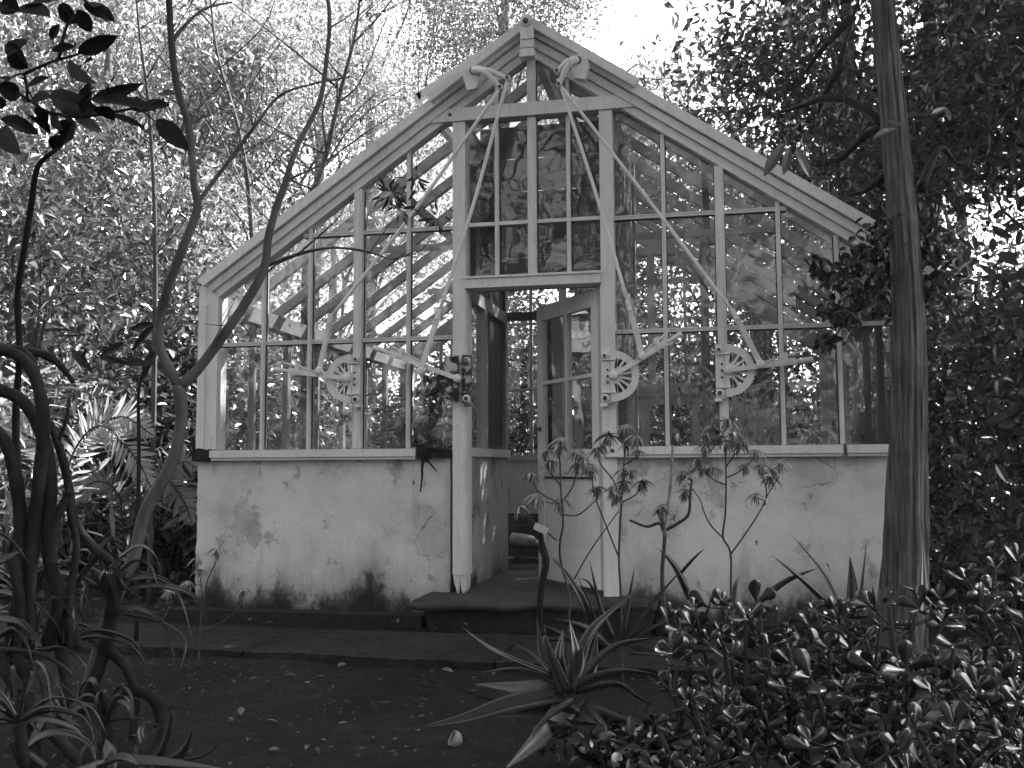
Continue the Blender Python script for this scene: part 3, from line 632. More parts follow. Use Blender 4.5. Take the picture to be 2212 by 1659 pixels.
# ------------------------------------------------------------------ foliage helpers
def unit(v): return v/(np.linalg.norm(v, axis=-1, keepdims=True)+1e-12)
def leaf_quads(C, D, Nn, L, Wd, fold=0.25):
    """diamond leaves folded on the midrib. C base, D direction, Nn normal hint, L length, Wd width (arrays)"""
    D = unit(D); S = unit(np.cross(D, Nn)); Nn = np.cross(S, D)
    L = L[:, None]; Wd = Wd[:, None]
    tip = C + D*L - Nn*L*0.12; mid = C + D*L*0.42
    a = mid + S*Wd*0.5 + Nn*Wd*fold; b = mid - S*Wd*0.5 + Nn*Wd*fold
    V = np.stack([C, a, tip, b], 1).reshape(-1, 3); k = np.arange(len(C))*4
    F = np.stack([np.stack([k, k+1, k+2], 1), np.stack([k, k+2, k+3], 1)], 1).reshape(-1, 3)
    return V, F
OV = [(0.0, 0.06), (0.16, 0.62), (0.40, 1.0), (0.66, 0.92), (0.86, 0.55), (1.0, 0.05)]
OB = [(0.0, 0.12), (0.18, 0.30), (0.38, 0.60), (0.58, 0.90), (0.74, 1.0), (0.88, 0.84), (0.96, 0.52), (1.0, 0.18)]
LN = [(0.0, 0.3), (0.2, 0.9), (0.45, 1.0), (0.7, 0.75), (0.88, 0.38), (1.0, 0.03)]
def leaf_oval(C, D, Nn, L, Wd, prof=OV, fold=0.15, droop=0.15, thick=0.0):
    """broad leaves: rows of three points along the midrib; thick > 0 makes fleshy closed leaves"""
    D = unit(D); S = unit(np.cross(D, Nn)); Nn = np.cross(S, D); n = len(C); R = len(prof)
    rows = []
    for t, w in prof:
        c = C + D*(L*t)[:, None] - Nn*(L*droop*t*t)[:, None]
        h = (Wd*w*0.5)[:, None]
        rows.append(np.stack([c + S*h + Nn*h*fold*2, c, c - S*h + Nn*h*fold*2], 1))
    V = np.stack(rows, 1)                                     # n,R,3,3
    base = (np.arange(n)*R*3)[:, None]
    q = np.array([(r*3+i, r*3+i+1, (r+1)*3+i+1, (r+1)*3+i) for r in range(R-1) for i in range(2)])
    if thick > 0:
        th = (Wd*thick)[:, None, None, None]; pr = np.array([w for _, w in prof])[None, :, None, None]
        off = Nn[:, None, None, :]*th*(0.3+0.7*pr)*np.array([0.15, 1.0, 0.15])[None, None, :, None]
        top, bot = V+off, V-off
        V = np.concatenate([top.reshape(n, -1, 3), bot.reshape(n, -1, 3)], 1).reshape(-1, 3)
        base = (np.arange(n)*R*6)[:, None]; o = R*3
        q2 = q[:, ::-1]+o
        edge = []
        for r in range(R-1): edge += [(r*3, (r+1)*3, o+(r+1)*3, o+r*3), ((r+1)*3+2, r*3+2, o+r*3+2, o+(r+1)*3+2)]
        e = (R-1)*3; edge += [(e, e+1, o+e+1, o+e), (e+1, e+2, o+e+2, o+e+1)]
        q = np.concatenate([q, q2, np.array(edge)])
    else: V = V.reshape(-1, 3)
    F = (base[:, :, None] + q[None]).reshape(-1, 4)
    return V, F
def rand_dirs(n, rng, down=0.0, zs=1.0):
    d = rng.normal(size=(n, 3)); d[:, 2] = d[:, 2]*zs - down; return unit(d)

# ------------------------------------------------------------------ background trees
def tree(label, px, d, cy, rw, rh, n, leaf, lw, mat, seed, down=0.4, clump=0.45, nclump=26, oval=False, bark='bark_far', name='tree', cat='tree', trunk_r=0.12, base_px=None, group='trees around the greenhouse', limbs=9, shell=0.55, rd=None, pos=None, base_at=None):
    rng = np.random.default_rng(seed)
    c = at_d(px, cy, d) if pos is None else np.array(pos); bp = at_d(base_px if base_px is not None else px, 990, d) if pos is None else c; base = np.array([bp[0], bp[1], GROUND-0.05])
    if base_at: base[:2] = base_at
    root = thing(name, label, cat, base, group)
    rd = rd or rw
    u = rand_dirs(nclump, rng); rad = rng.uniform(shell, 1.0, nclump)**0.6
    cl = c + u*rad[:, None]*np.array([rw, rd, rh])
    cl[:, 2] = np.maximum(cl[:, 2], GROUND+0.25)
    # trunk and limbs
    b = MB(); top = c + np.array([0, 0, -0.2*rh]); lean = rng.normal(0, 0.12, 3)
    tp = spline([base, base*0.6+top*0.4+lean, top, c+np.array([0, 0, 0.6*rh])], 16); b.tube(tp, [trunk_r*1.25, trunk_r, trunk_r*0.8, trunk_r*0.25], 9, 0.04)
    for i in range(limbs):
        s0 = tp[rng.integers(5, 13)]; e = cl[rng.integers(nclump)]; m_ = (s0+e)/2 + rng.normal(0, 0.12, 3)*rw*0.5 + np.array([0, 0, 0.15*rh])
        b.tube(spline([s0, m_, e], 9), [trunk_r*0.32, trunk_r*0.17, trunk_r*0.05], 6, 0.05)
        for _ in range(2):
            e2 = cl[rng.integers(nclump)]*0.35+e*0.65; b.tube(spline([m_, (m_+e2)/2+rng.normal(0, .08, 3), e2], 6), [trunk_r*0.16, trunk_r*0.04], 4)
    b.build('trunk', bark, root)
    # leaves: twigs of leaves gathered in clumps
    k = rng.integers(0, nclump, n); g = rng.normal(size=(n, 3))*np.array([1, 1, 0.75])
    g = g/(1+0.15*np.linalg.norm(g, axis=1, keepdims=True))
    cr = clump*rw*rng.uniform(0.55, 1.15, nclump)
    C = cl[k] + g*cr[k][:, None]*0.6
    C[:, 2] = np.maximum(C[:, 2], GROUND+0.03+rng.random(n)*0.3)
    D = rand_dirs(n, rng, down, 0.8); Nn = rand_dirs(n, rng, -0.9)
    L = leaf*rng.uniform(0.55, 1.35, n); Wl = L*lw*rng.uniform(0.75, 1.2, n)
    # keep the leaves off the glasshouse
    bad = (np.abs(C[:, 0]) < W+0.25) & (C[:, 1] > -0.4) & (C[:, 1] < LEN+0.35) & (C[:, 2] < APEX-SLOPE*np.abs(C[:, 0])+0.35)
    C, D, Nn, L, Wl = C[~bad], D[~bad], Nn[~bad], L[~bad], Wl[~bad]
    V, F = leaf_oval(C, D, Nn, L, Wl, OV) if oval else leaf_quads(C, D, Nn, L, Wl)
    fast_mesh('crown', V, F, mat, root)
    return root
TG = 'trees around the greenhouse'
# left
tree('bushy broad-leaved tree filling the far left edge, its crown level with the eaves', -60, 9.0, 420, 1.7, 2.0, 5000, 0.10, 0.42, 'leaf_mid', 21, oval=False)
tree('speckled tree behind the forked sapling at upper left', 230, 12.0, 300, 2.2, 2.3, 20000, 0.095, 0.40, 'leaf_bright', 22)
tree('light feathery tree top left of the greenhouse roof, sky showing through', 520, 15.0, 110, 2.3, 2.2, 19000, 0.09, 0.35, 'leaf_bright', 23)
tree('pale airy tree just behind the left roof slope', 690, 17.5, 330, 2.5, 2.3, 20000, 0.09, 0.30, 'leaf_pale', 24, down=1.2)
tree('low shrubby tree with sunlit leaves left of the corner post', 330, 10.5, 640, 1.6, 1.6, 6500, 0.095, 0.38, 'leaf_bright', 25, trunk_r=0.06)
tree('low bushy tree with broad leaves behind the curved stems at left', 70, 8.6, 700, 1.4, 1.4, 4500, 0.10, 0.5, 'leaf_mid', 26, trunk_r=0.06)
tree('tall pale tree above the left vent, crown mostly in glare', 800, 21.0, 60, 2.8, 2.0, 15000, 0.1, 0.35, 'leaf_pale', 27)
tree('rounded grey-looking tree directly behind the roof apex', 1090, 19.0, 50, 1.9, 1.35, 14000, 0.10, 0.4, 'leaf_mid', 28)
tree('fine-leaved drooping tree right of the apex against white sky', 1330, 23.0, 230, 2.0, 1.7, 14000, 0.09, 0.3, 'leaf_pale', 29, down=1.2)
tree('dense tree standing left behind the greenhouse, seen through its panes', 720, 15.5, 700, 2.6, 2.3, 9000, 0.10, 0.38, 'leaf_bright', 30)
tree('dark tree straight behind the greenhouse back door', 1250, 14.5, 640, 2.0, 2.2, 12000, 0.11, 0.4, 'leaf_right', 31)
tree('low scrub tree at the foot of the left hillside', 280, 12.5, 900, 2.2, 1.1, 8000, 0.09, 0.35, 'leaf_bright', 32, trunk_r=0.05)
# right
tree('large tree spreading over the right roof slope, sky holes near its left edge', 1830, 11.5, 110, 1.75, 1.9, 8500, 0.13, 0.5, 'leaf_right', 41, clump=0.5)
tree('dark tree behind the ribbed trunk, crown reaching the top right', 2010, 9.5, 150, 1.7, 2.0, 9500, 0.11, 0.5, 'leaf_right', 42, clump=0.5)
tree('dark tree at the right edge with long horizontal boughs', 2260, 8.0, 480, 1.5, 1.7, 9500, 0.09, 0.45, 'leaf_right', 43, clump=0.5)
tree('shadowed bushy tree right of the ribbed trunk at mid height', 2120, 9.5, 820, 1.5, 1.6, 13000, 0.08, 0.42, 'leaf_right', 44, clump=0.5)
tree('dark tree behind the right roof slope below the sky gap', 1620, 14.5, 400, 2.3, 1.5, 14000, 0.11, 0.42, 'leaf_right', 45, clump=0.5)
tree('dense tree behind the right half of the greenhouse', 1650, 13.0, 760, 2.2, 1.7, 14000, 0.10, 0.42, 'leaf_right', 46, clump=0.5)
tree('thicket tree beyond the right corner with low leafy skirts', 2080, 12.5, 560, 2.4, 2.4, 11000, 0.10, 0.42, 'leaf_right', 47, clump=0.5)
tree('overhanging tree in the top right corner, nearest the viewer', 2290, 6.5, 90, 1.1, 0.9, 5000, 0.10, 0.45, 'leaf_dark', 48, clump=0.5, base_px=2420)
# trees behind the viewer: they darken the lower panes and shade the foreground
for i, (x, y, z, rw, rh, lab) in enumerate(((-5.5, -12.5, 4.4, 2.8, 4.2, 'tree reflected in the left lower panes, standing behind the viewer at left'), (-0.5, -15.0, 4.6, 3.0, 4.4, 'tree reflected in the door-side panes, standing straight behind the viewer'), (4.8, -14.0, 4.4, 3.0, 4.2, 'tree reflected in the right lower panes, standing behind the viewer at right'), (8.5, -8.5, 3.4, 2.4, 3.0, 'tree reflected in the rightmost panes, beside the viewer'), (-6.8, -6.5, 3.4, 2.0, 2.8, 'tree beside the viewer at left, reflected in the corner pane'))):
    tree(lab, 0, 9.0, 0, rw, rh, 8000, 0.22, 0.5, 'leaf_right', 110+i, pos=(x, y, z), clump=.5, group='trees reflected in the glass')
tree('unseen tree added overhead, its canopy shading the foreground', 0, 9.0, 0, 3.4, 1.0, 12000, 0.16, 0.5, 'leaf_right', 130, pos=(-0.6, -4.4, 6.6), rd=2.6, clump=.4, nclump=34, limbs=12, group='trees reflected in the glass', base_at=(-3.6, -8.2), trunk_r=.16)  # unseen crown added overhead to keep light off the foreground
tree('unseen tree added above at right, shading the path and dappling the jade plants', 0, 9.0, 0, 3.5, 0.9, 30000, 0.18, 0.5, 'leaf_right', 131, pos=(3.7, -0.2, 6.9), rd=2.9, clump=.36, nclump=40, limbs=14, group='trees reflected in the glass', base_at=(7.2, -3.6), trunk_r=.18)  # unseen crown added in the sun's path to shade plants and path
tree('unseen tree added high at right to shade the greenhouse roof', 0, 9.0, 0, 1.9, 0.9, 12000, 0.18, 0.5, 'leaf_right', 132, pos=(3.7, 3.6, 7.4), rd=2.4, clump=.36, nclump=34, limbs=12, group='trees reflected in the glass', base_at=(6.4, 5.2), trunk_r=.16)  # unseen crown added to keep sun off the roof and interior
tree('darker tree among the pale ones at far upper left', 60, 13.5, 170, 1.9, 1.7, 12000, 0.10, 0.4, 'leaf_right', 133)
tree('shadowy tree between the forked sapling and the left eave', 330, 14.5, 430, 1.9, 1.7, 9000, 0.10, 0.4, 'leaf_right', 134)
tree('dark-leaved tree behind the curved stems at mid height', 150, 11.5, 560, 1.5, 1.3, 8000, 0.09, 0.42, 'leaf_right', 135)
# far wall of woodland that reads as one mass
def far_wood():
    rng = np.random.default_rng(77); n = 60000
    az = rng.uniform(-1.15, 1.15, n); rr_ = rng.uniform(26, 40, n); h = rng.random(n)
    lim = 3.6 + 1.4*np.sin(az*7+1) + 1.2*np.sin(az*17)
    fwd = np.arctan2(FW[0], FW[1]); a = az+fwd
    C = np.stack([CAM[0]+np.sin(a)*rr_, CAM[1]+np.cos(a)*rr_, GROUND + h*lim], 1)
    D = rand_dirs(n, rng, 0.4); L = rng.uniform(0.18, 0.42, n)
    V, F = leaf_quads(C, D, rand_dirs(n, rng, -0.8), L, L*0.5); struct(fast_mesh('woodland', V, F, 'leaf_mid'), 'stuff')
far_wood()

# ------------------------------------------------------------------ the big ribbed trunk on the right
def big_trunk():
    pts = [(1948, 1400, 5.35), (1953, 1290, 5.38), (1957, 1200, 5.4), (1962, 1000, 5.42), (1966, 800, 5.43), (1962, 640, 5.45), (1950, 480, 5.5), (1935, 300, 5.55), (1918, 120, 5.6), (1905, -20, 5.65), (1880, -260, 5.7)]
    wid = [56, 54, 49, 42, 37, 33, 31.5, 29, 27, 25, 24]
    base = at_d(1950, 1400, 5.4); base[2] = GROUND
    root = thing('ribbed_tree', 'tall leaning tree trunk with deep vertical ribs before the right corner of the greenhouse', 'tree', base)
    P = spline([at_d(x, y, d) for x, y, d in pts], 46); R = np.interp(np.linspace(0, 1, 46), np.linspace(0, 1, 11), [w*d/LENS_PX for w, (_, _, d) in zip([q*.90 for q in wid], pts)])
    b = MB(); n = 84; v = []; rng = np.random.default_rng(5)
    ph = np.linspace(0, 2*math.pi, n, endpoint=False)
    rib = 0.05*np.sin(ph*9+0.4)+0.045*np.sin(ph*17+1.1)+0.045*rng.normal(size=n)
    for i in range(46):
        big = 1+0.30*max(0, 1-i/7.0)*np.maximum(0, np.sin(ph*4+0.6))*0.35
        drift = 0.012*np.sin(ph*6+i*0.35)
        r = R[i]*(1+rib+drift)*big
        r = r*(1+0.02*rng.normal(size=n))+(0.012*np.exp(-((ph-4.9)/.5)**2) if i in (9, 10, 27) else 0)
        for j in range(n): v.append(P[i]+(RT*math.cos(ph[j])+np.cross(UP, RT)*math.sin(ph[j]))*r[j])
    f = [(i*n+j, i*n+(j+1) % n, (i+1)*n+(j+1) % n, (i+1)*n+j) for i in range(45) for j in range(n)]
    b.add(v, f, True); b.build('trunk', 'bark_big', root)
    z3b = lambda x, y: ((1589+x*0.3617)*0.9259, y*0.3617*0.9259)
    b = MB()
    for path in ([(1310, 810), (1180, 880), (1020, 1030), (880, 1030), (830, 1060)], [(1300, 800), (1180, 700), (1040, 620), (1020, 420), (1110, 100), (1150, 0)], [(1420, 760), (1500, 745), (1620, 740), (1700, 680)], [(1450, 510), (1540, 495), (1620, 480)], [(1550, 1220), (1600, 1080), (1680, 950), (1800, 1060), (1960, 900)], [(1040, 630), (900, 640), (760, 690), (620, 730)], [(1035, 420), (930, 600), (880, 740)], [(1320, 1130), (1200, 1220), (1090, 1260)], [(1100, 110), (900, 330), (780, 500)]):
        dd = 5.6; P = [at_d(*z3b(x, y), dd+0.12*i) for i, (x, y) in enumerate(path)]; b.tube(spline(P, 14), [0.028, 0.018, 0.007], 6, 0.05)
    b.build('branch', 'bark_dark', root)
    # narrow hanging leaves on the near limbs
    C = []; D = []; L = []
    for x, y, dx, dy, ln in ((660, 930, -110, 170, 0.20), (740, 960, 90, 150, 0.17), (1310, 780, 130, 20, .14), (1380, 830, -120, 40, .15), (1720, 700, -90, 20, .13), (1700, 690, 40, 70, .12), (700, 950, -30, 150, .14)):
        p = at_d(*z3b(x, y), 5.3); q = at_d(*z3b(x+dx, y+dy), 5.25); C.append(p); D.append(q-p); L.append(np.linalg.norm(q-p)*1.1)
    for c, dv, l in zip(C, D, L):
        V, F = leaf_oval(c[None], dv[None], (-FW+UP*.6)[None], np.array([l]), np.array([l*.30]), OV); fast_mesh('leaf', V, F, 'leaf_mid', root)
big_trunk()
def creeper():
    rng = np.random.default_rng(8); root = thing('creeper', 'dark leafy creeper hanging over the right eave beside the ribbed trunk', 'creeper', at_d(1900, 620, 5.7))
    b = MB(); pts = [(1985, 470), (1900, 540), (1830, 570), (1770, 580)]
    b.tube(spline([at_d(x, y, 5.6) for x, y in pts], 14), [.012, .004], 5); b.tube(spline([at_d(x, y, 5.62) for x, y in [(1960, 560), (1890, 620), (1820, 700), (1790, 770)]], 14), [.01, .003], 5); b.build('stem', 'bark_dark', root)
    cs = [(1765, 575, 26), (1800, 590, 34), (1850, 560, 40), (1880, 540, 42), (1910, 600, 46), (1850, 640, 34), (1830, 680, 24), (1800, 670, 18), (1780, 740, 14), (1900, 500, 30), (1915, 660, 34), (1960, 560, 50), (1930, 480, 30), (1980, 480, 40), (2020, 620, 40), (2010, 540, 50)]
    n = 1500; k = rng.integers(0, len(cs), n); C = np.array([at_d(cs[i][0]+rng.normal(0, cs[i][2]*.5), cs[i][1]+rng.normal(0, cs[i][2]*.42), 5.62+rng.normal(0, .10)) for i in k])
    L = rng.uniform(.03, .07, n); V, F = leaf_oval(C, rand_dirs(n, rng, .7), rand_dirs(n, rng, -.8), L, L*.6, OV); fast_mesh('leaves', V, F, 'leaf_dark', root)
creeper()

# ------------------------------------------------------------------ forked sapling on the left, and twigs
def forked():
    base = at_d(176, 1560, 4.15); base[2] = GROUND
    root = thing('forked_tree', 'slender smooth-barked tree forking in a Y before the left corner of the greenhouse', 'tree', base)
    T = lambda pts, d=4.15: [at_d(p[0], p[1], d if len(p) < 3 else p[2]) for p in pts]
    w = 4.15/LENS_PX
    b = MB()
    b.tube(spline([base]+T([(205, 1440), (245, 1300), (290, 1200), (312, 1110), (350, 1040), (378, 980), (392, 900), (386, 832)]), 40), [18*w, 16*w, 15*w, 14*w, 13*w, 13*w, 12.5*w, 15*w], 12, 0.02)
    b.tube(spline(T([(386, 836), (362, 790), (342, 735), (352, 660), (385, 560), (425, 455), (420, 400), (407, 270), (385, 200), (372, 110), (364, -20), (360, -120), (340, -330)]), 44), [11*w, 10.5*w, 10*w, 9.5*w, 8.5*w, 8*w, 7.5*w, 6.5*w, 1.2*w], 10, 0.03)
    b.tube(spline(T([(388, 836), (430, 795), (500, 700), (545, 630), (572, 575), (580, 510), (600, 440), (615, 400), (640, 320), (690, 220), (705, 130), (712, 40), (700, -60), (675, -260)]), 44), [12*w, 11*w, 10*w, 9*w, 8*w, 6*w, 5*w, 4.5*w, 1*w], 10, 0.03)
    b.build('trunk', 'bark', root)
    tw = [([(425, 440), (470, 380), (545, 280), (600, 210), (660, 185), (760, 165)], 5), ([(407, 270), (440, 220), (520, 150)], 2.5), ([(372, 90), (395, 60), (440, 20), (500, 5)], 5), ([(600, 420), (560, 390), (470, 290), (400, 200)], 2),
          ([(620, 390), (700, 350), (800, 280), (850, 250)], 2.5), ([(575, 575), (640, 550), (720, 535), (800, 545), (850, 560), (900, 540)], 4), ([(640, 552), (700, 500), (735, 465), (755, 420)], 2.5), ([(800, 545), (830, 500), (860, 460)], 2), ([(850, 560), (910, 540), (945, 490)], 2),
          ([(560, 610), (600, 570), (680, 540)], 3), ([(690, 220), (720, 250), (740, 300)], 1.5), ([(640, 310), (700, 290), (780, 330)], 1.5), ([(712, 60), (760, 30), (800, -10)], 2), ([(400, 190), (350, 130), (300, 70)], 2), ([(545, 270), (540, 180), (560, 90)], 1.8), ([(600, 210), (595, 120)], 1.5),
          ([(430, 790), (470, 720), (510, 640), (475, 690)], 1.3), ([(500, 705), (440, 700)], 1.5), ([(545, 280), (570, 180), (545, 110)], 1.5), ([(470, 375), (510, 330), (600, 300), (690, 280)], 1.6)]
    for pts, r in tw:
        b = MB(); b.tube(spline(T([(x, y, 4.15+0.04*i) for i, (x, y) in enumerate(pts)]), 16), [r*w, r*w*0.7, r*w*0.35], 6, 0.05); b.build('branch', 'bark', root)
    rng = np.random.default_rng(31)                                 # two tufts of dark pinnate leaves at the twig ends
    for (cx, cy, n, sp) in ((845, 420, 34, 34), (895, 385, 18, 22), (865, 452, 22, 24), (945, 470, 26, 26)):
        C = np.array([at_d(cx+rng.normal(0, sp*.35), cy+rng.normal(0, sp*.30), 4.3+rng.normal(0, .03)) for _ in range(n)]); ctr = at_d(cx, cy, 4.3)
        D = unit(C-ctr)+rand_dirs(n, rng, .5)*.6; L = rng.uniform(.035, .065, n); V, F = leaf_oval(C, D, rand_dirs(n, rng, -.8), L, L*.26, OV); fast_mesh('foliage', V, F, 'leaf_dark', root)
forked()
def sapling(label, pts, d, r, seed, side=14, mat='bark', leafmat=None):
    rng = np.random.default_rng(seed); base = at_d(pts[0][0], pts[0][1], d); base[2] = min(base[2], GROUND) if pts[0][1] > 1100 else GROUND
    root = thing('sapling', label, 'sapling', base, 'thin saplings left of the greenhouse'); b = MB()
    P = spline([base]+[at_d(x, y, d) for x, y in pts], 40); w = d/LENS_PX; b.tube(P, [r*w*.9, r*w*.75, r*w*.5, r*w*.2], 8, .04)
    for i in range(side):
        k = rng.integers(12, 38); a = P[k]; dirn = unit(RT*rng.choice([-1, 1])*rng.uniform(.5, 1)+UP*rng.uniform(.5, 1.3)+FW*rng.normal(0, .3)); ln = rng.uniform(.3, 1.0)*d/6
        m_ = a+dirn*ln*.5+rng.normal(0, .05, 3); e = a+dirn*ln+UP*.1*ln; b.tube(spline([a, m_+rng.normal(0, .06, 3), e], 9), [r*w*.26, r*w*.10], 5, .05)
        for _ in range(2): b.tube(spline([m_, m_+unit(dirn+rng.normal(0, .5, 3))*ln*.4], 5), [r*w*.12, r*w*.06], 4)
    b.build('trunk', mat, root)
    n = side*16; C = P[rng.integers(14, 40, n)]+rng.normal(0, .28*d/6, (n, 3)); L = rng.uniform(.03, .07, n); V, F = leaf_quads(C, rand_dirs(n, rng, .5), rand_dirs(n, rng, -.8), L, L*.45); fast_mesh('crown', V, F, leafmat or 'leaf_mid', root)
sapling('thin sapling with bare twigs crossing the bright sky left of the roof', [(655, 900), (660, 560), (664, 450), (700, 350), (735, 200), (770, 60), (780, -60)], 8.6, 10, 51, 16)
sapling('wispy sapling behind the fork, leaning to the left', [(330, 1000), (335, 520), (322, 240), (300, 60), (290, -80)], 7.5, 7, 52, 14)
sapling('twiggy sapling beside the left eave', [(560, 1000), (545, 520), (520, 300), (470, 120), (450, -50)], 9.5, 8, 53, 16)
def wisp():
    base = at_d(50, 1420, 3.6); base[2] = GROUND
    root = thing('leaning_tree', 'bent slim tree with large leathery leaves in the top left corner', 'tree', base); w = 3.4/LENS_PX
    T = lambda pts, d: [at_d(x, y, d) for x, y in pts]
    b = MB(); b.tube(spline([base]+[at_d(x, y, dd) for x, y, dd in ((44, 1180, 3.55), (38, 1050, 3.5), (34, 900, 3.45), (42, 760, 3.35), (38, 640, 3.25), (52, 540, 3.15), (68, 440, 3.08), (82, 360, 3.03), (127, 318, 3.0))], 44), [12*w, 9.5*w, 7*w, 6.6*w, 6*w, 4*w], 10, .02); b.build('trunk', 'bark_dark', root)
    zz = lambda x, y: (x*0.3349, y*0.3349)
    br = [([(380, 950), (480, 820), (420, 750), (300, 720), (180, 640), (10, 540)], 5), ([(420, 750), (600, 745), (900, 690), (1060, 640)], 4), ([(180, 660), (150, 480), (0, 540)], 3), ([(150, 480), (330, 400), (500, 350), (700, 260)], 3.5), ([(380, 380), (420, 200), (470, 100)], 4), ([(260, 700), (190, 600), (150, 500)], 3), ([(560, 720), (560, 620), (620, 590)], 2.5), ([(880, 690), (1000, 780), (1170, 900)], 2)]
    for pts, r in br:
        b = MB(); b.tube(spline([at_d(*zz(x, y), 3.0) for x, y in pts], 16), [r*.0016, r*.0007], 6); b.build('branch', 'bark_dark', root)
    lv = [(180, 440, 40, 290, 75), (160, 250, 50, 320, 50), (480, 480, 560, 360, 60), (440, 400, 450, 490, 40), (500, 340, 720, 250, 45), (480, 330, 460, 280, 30), (330, 330, 470, 290, 34), (330, 260, 370, 160, 36), (380, 30, 480, 140, 55), (540, 20, 720, 110, 50), (500, 60, 580, 200, 45), (560, 30, 620, -40, 60), (180, 560, 300, 490, 40), (130, 620, 0, 560, 55), (200, 650, 280, 600, 40), (320, 620, 540, 700, 70), (560, 640, 960, 640, 62), (590, 650, 800, 590, 40), (690, 600, 710, 490, 38), (1050, 610, 1150, 570, 26), (900, 690, 1060, 660, 40), (820, 650, 950, 700, 40), (700, 740, 880, 750, 24), (1010, 770, 1180, 930, 55), (0, 770, 250, 840, 62), (180, 740, 320, 810, 45), (480, 770, 660, 830, 60), (470, 780, 400, 900, 70), (400, 870, 340, 920, 40), (0, 830, 80, 960, 60), (540, 740, 560, 540, 45), (90, 60, 270, 30, 70), (0, 20, 110, 60, 60), (200, 20, 290, -30, 80), (620, 690, 720, 740, 40), (240, 690, 290, 760, 35), (20, 700, -60, 620, 50), (60, 520, -40, 480, 40), (330, 690, 350, 820, 45), (610, 560, 500, 620, 40)]
    rng = np.random.default_rng(4)
    for i, (x0, y0, x1, y1, wd) in enumerate(lv):
        p = at_d(*zz(x0, y0), 3.0+rng.normal(0, .08)); q = at_d(*zz(x1, y1), 2.95+rng.normal(0, .12)); L = np.linalg.norm(q-p)
        nrm = -FW*rng.uniform(.4, 1)+UP*rng.uniform(-.4, 1)+RT*rng.normal(0, .4)
        V, F = leaf_oval(p[None], (q-p)[None], nrm[None], np.array([L*1.05]), np.array([wd*.3349*2.3*3.0/LENS_PX]), OV, .12, .12); fast_mesh('leaf', V, F, 'black_leaf', root)
wisp()
def curvy():
    base = at_d(40, 1420, 3.35); base[2] = GROUND
    root = thing('succulent_shrub', 'dark shrub of thick curving bare stems at the left edge', 'shrub', base); d = 3.25; w = d/LENS_PX
    st = [([(60, 1420), (62, 1290), (72, 1150), (84, 1040), (94, 930), (84, 840), (50, 775), (-20, 756), (-90, 790), (-150, 900), (-175, 1200), (-180, 1450)], 20), ([(100, 1400), (128, 1300), (110, 1230), (100, 1130), (108, 1060), (98, 960), (60, 880), (20, 850), (-60, 835), (-130, 900), (-155, 1200), (-160, 1450)], 22), ([(240, 1215), (190, 1170), (160, 1120), (150, 1060), (134, 985), (110, 920), (92, 890)], 15), ([(20, 1420), (42, 1280), (46, 1180), (38, 1060), (14, 960), (-20, 930), (-70, 1000), (-85, 1250), (-90, 1450)], 20), ([(88, 842), (70, 780), (45, 755), (20, 752)], 12), ([(45, 755), (100, 768), (135, 795), (158, 826)], [13, 12, 9, 6]), ([(110, 1220), (120, 1130), (150, 1060)], 15), ([(150, 1400), (150, 1300), (165, 1180), (150, 1100), (140, 990)], 12), ([(170, 1400), (155, 1290), (180, 1240), (210, 1200)], 10), ([(128, 950), (143, 905), (150, 860)], 6)]
    for i, (pts, r) in enumerate(st):
        rr_ = [a*w*.8 for a in r] if isinstance(r, list) else [r*w*.75, r*w*.66, r*w*.56]
        b = MB(); b.tube(spline([at_d(x, y, d+.05*(i % 3)) for x, y in pts], 34), rr_, 12, .06); b.build('stem', 'bark_dark', root)
curvy()
def black_blades():
    base = at_d(300, 1180, 5.6); base[2] = GROUND; root = thing('dragon_plant', 'thin-stemmed plant with stiff black blade leaves left of the corner post', 'plant', base)
    z = lambda x, y: (x*.3349, 555.6+y*.3349); b = MB(); b.tube(spline([base, at_d(300, 1000, 5.6), at_d(*z(900, 825), 5.6), at_d(*z(1000, 620), 5.6)], 16), [.014, .01, .006], 6); b.build('stem', 'bark_dark', root)
    for x0, y0, x1, y1, wd in ((985, 430, 830, 470, 60), (990, 440, 850, 600, 50), (800, 560, 640, 640, 70), (640, 640, 830, 690, 50), (820, 680, 990, 690, 55), (1000, 610, 920, 760, 70), (470, 600, 590, 740, 60), (520, 700, 560, 580, 40), (960, 700, 900, 820, 40)):
        p = at_d(*z(x0, y0), 5.6); q = at_d(*z(x1, y1), 5.5); L = np.linalg.norm(q-p); V, F = leaf_oval(p[None], (q-p)[None], (-FW+UP*.5)[None], np.array([L]), np.array([wd*.3349*5.6/LENS_PX]), LN, .2, .05); fast_mesh('leaf', V, F, 'black_leaf', root)
black_blades()

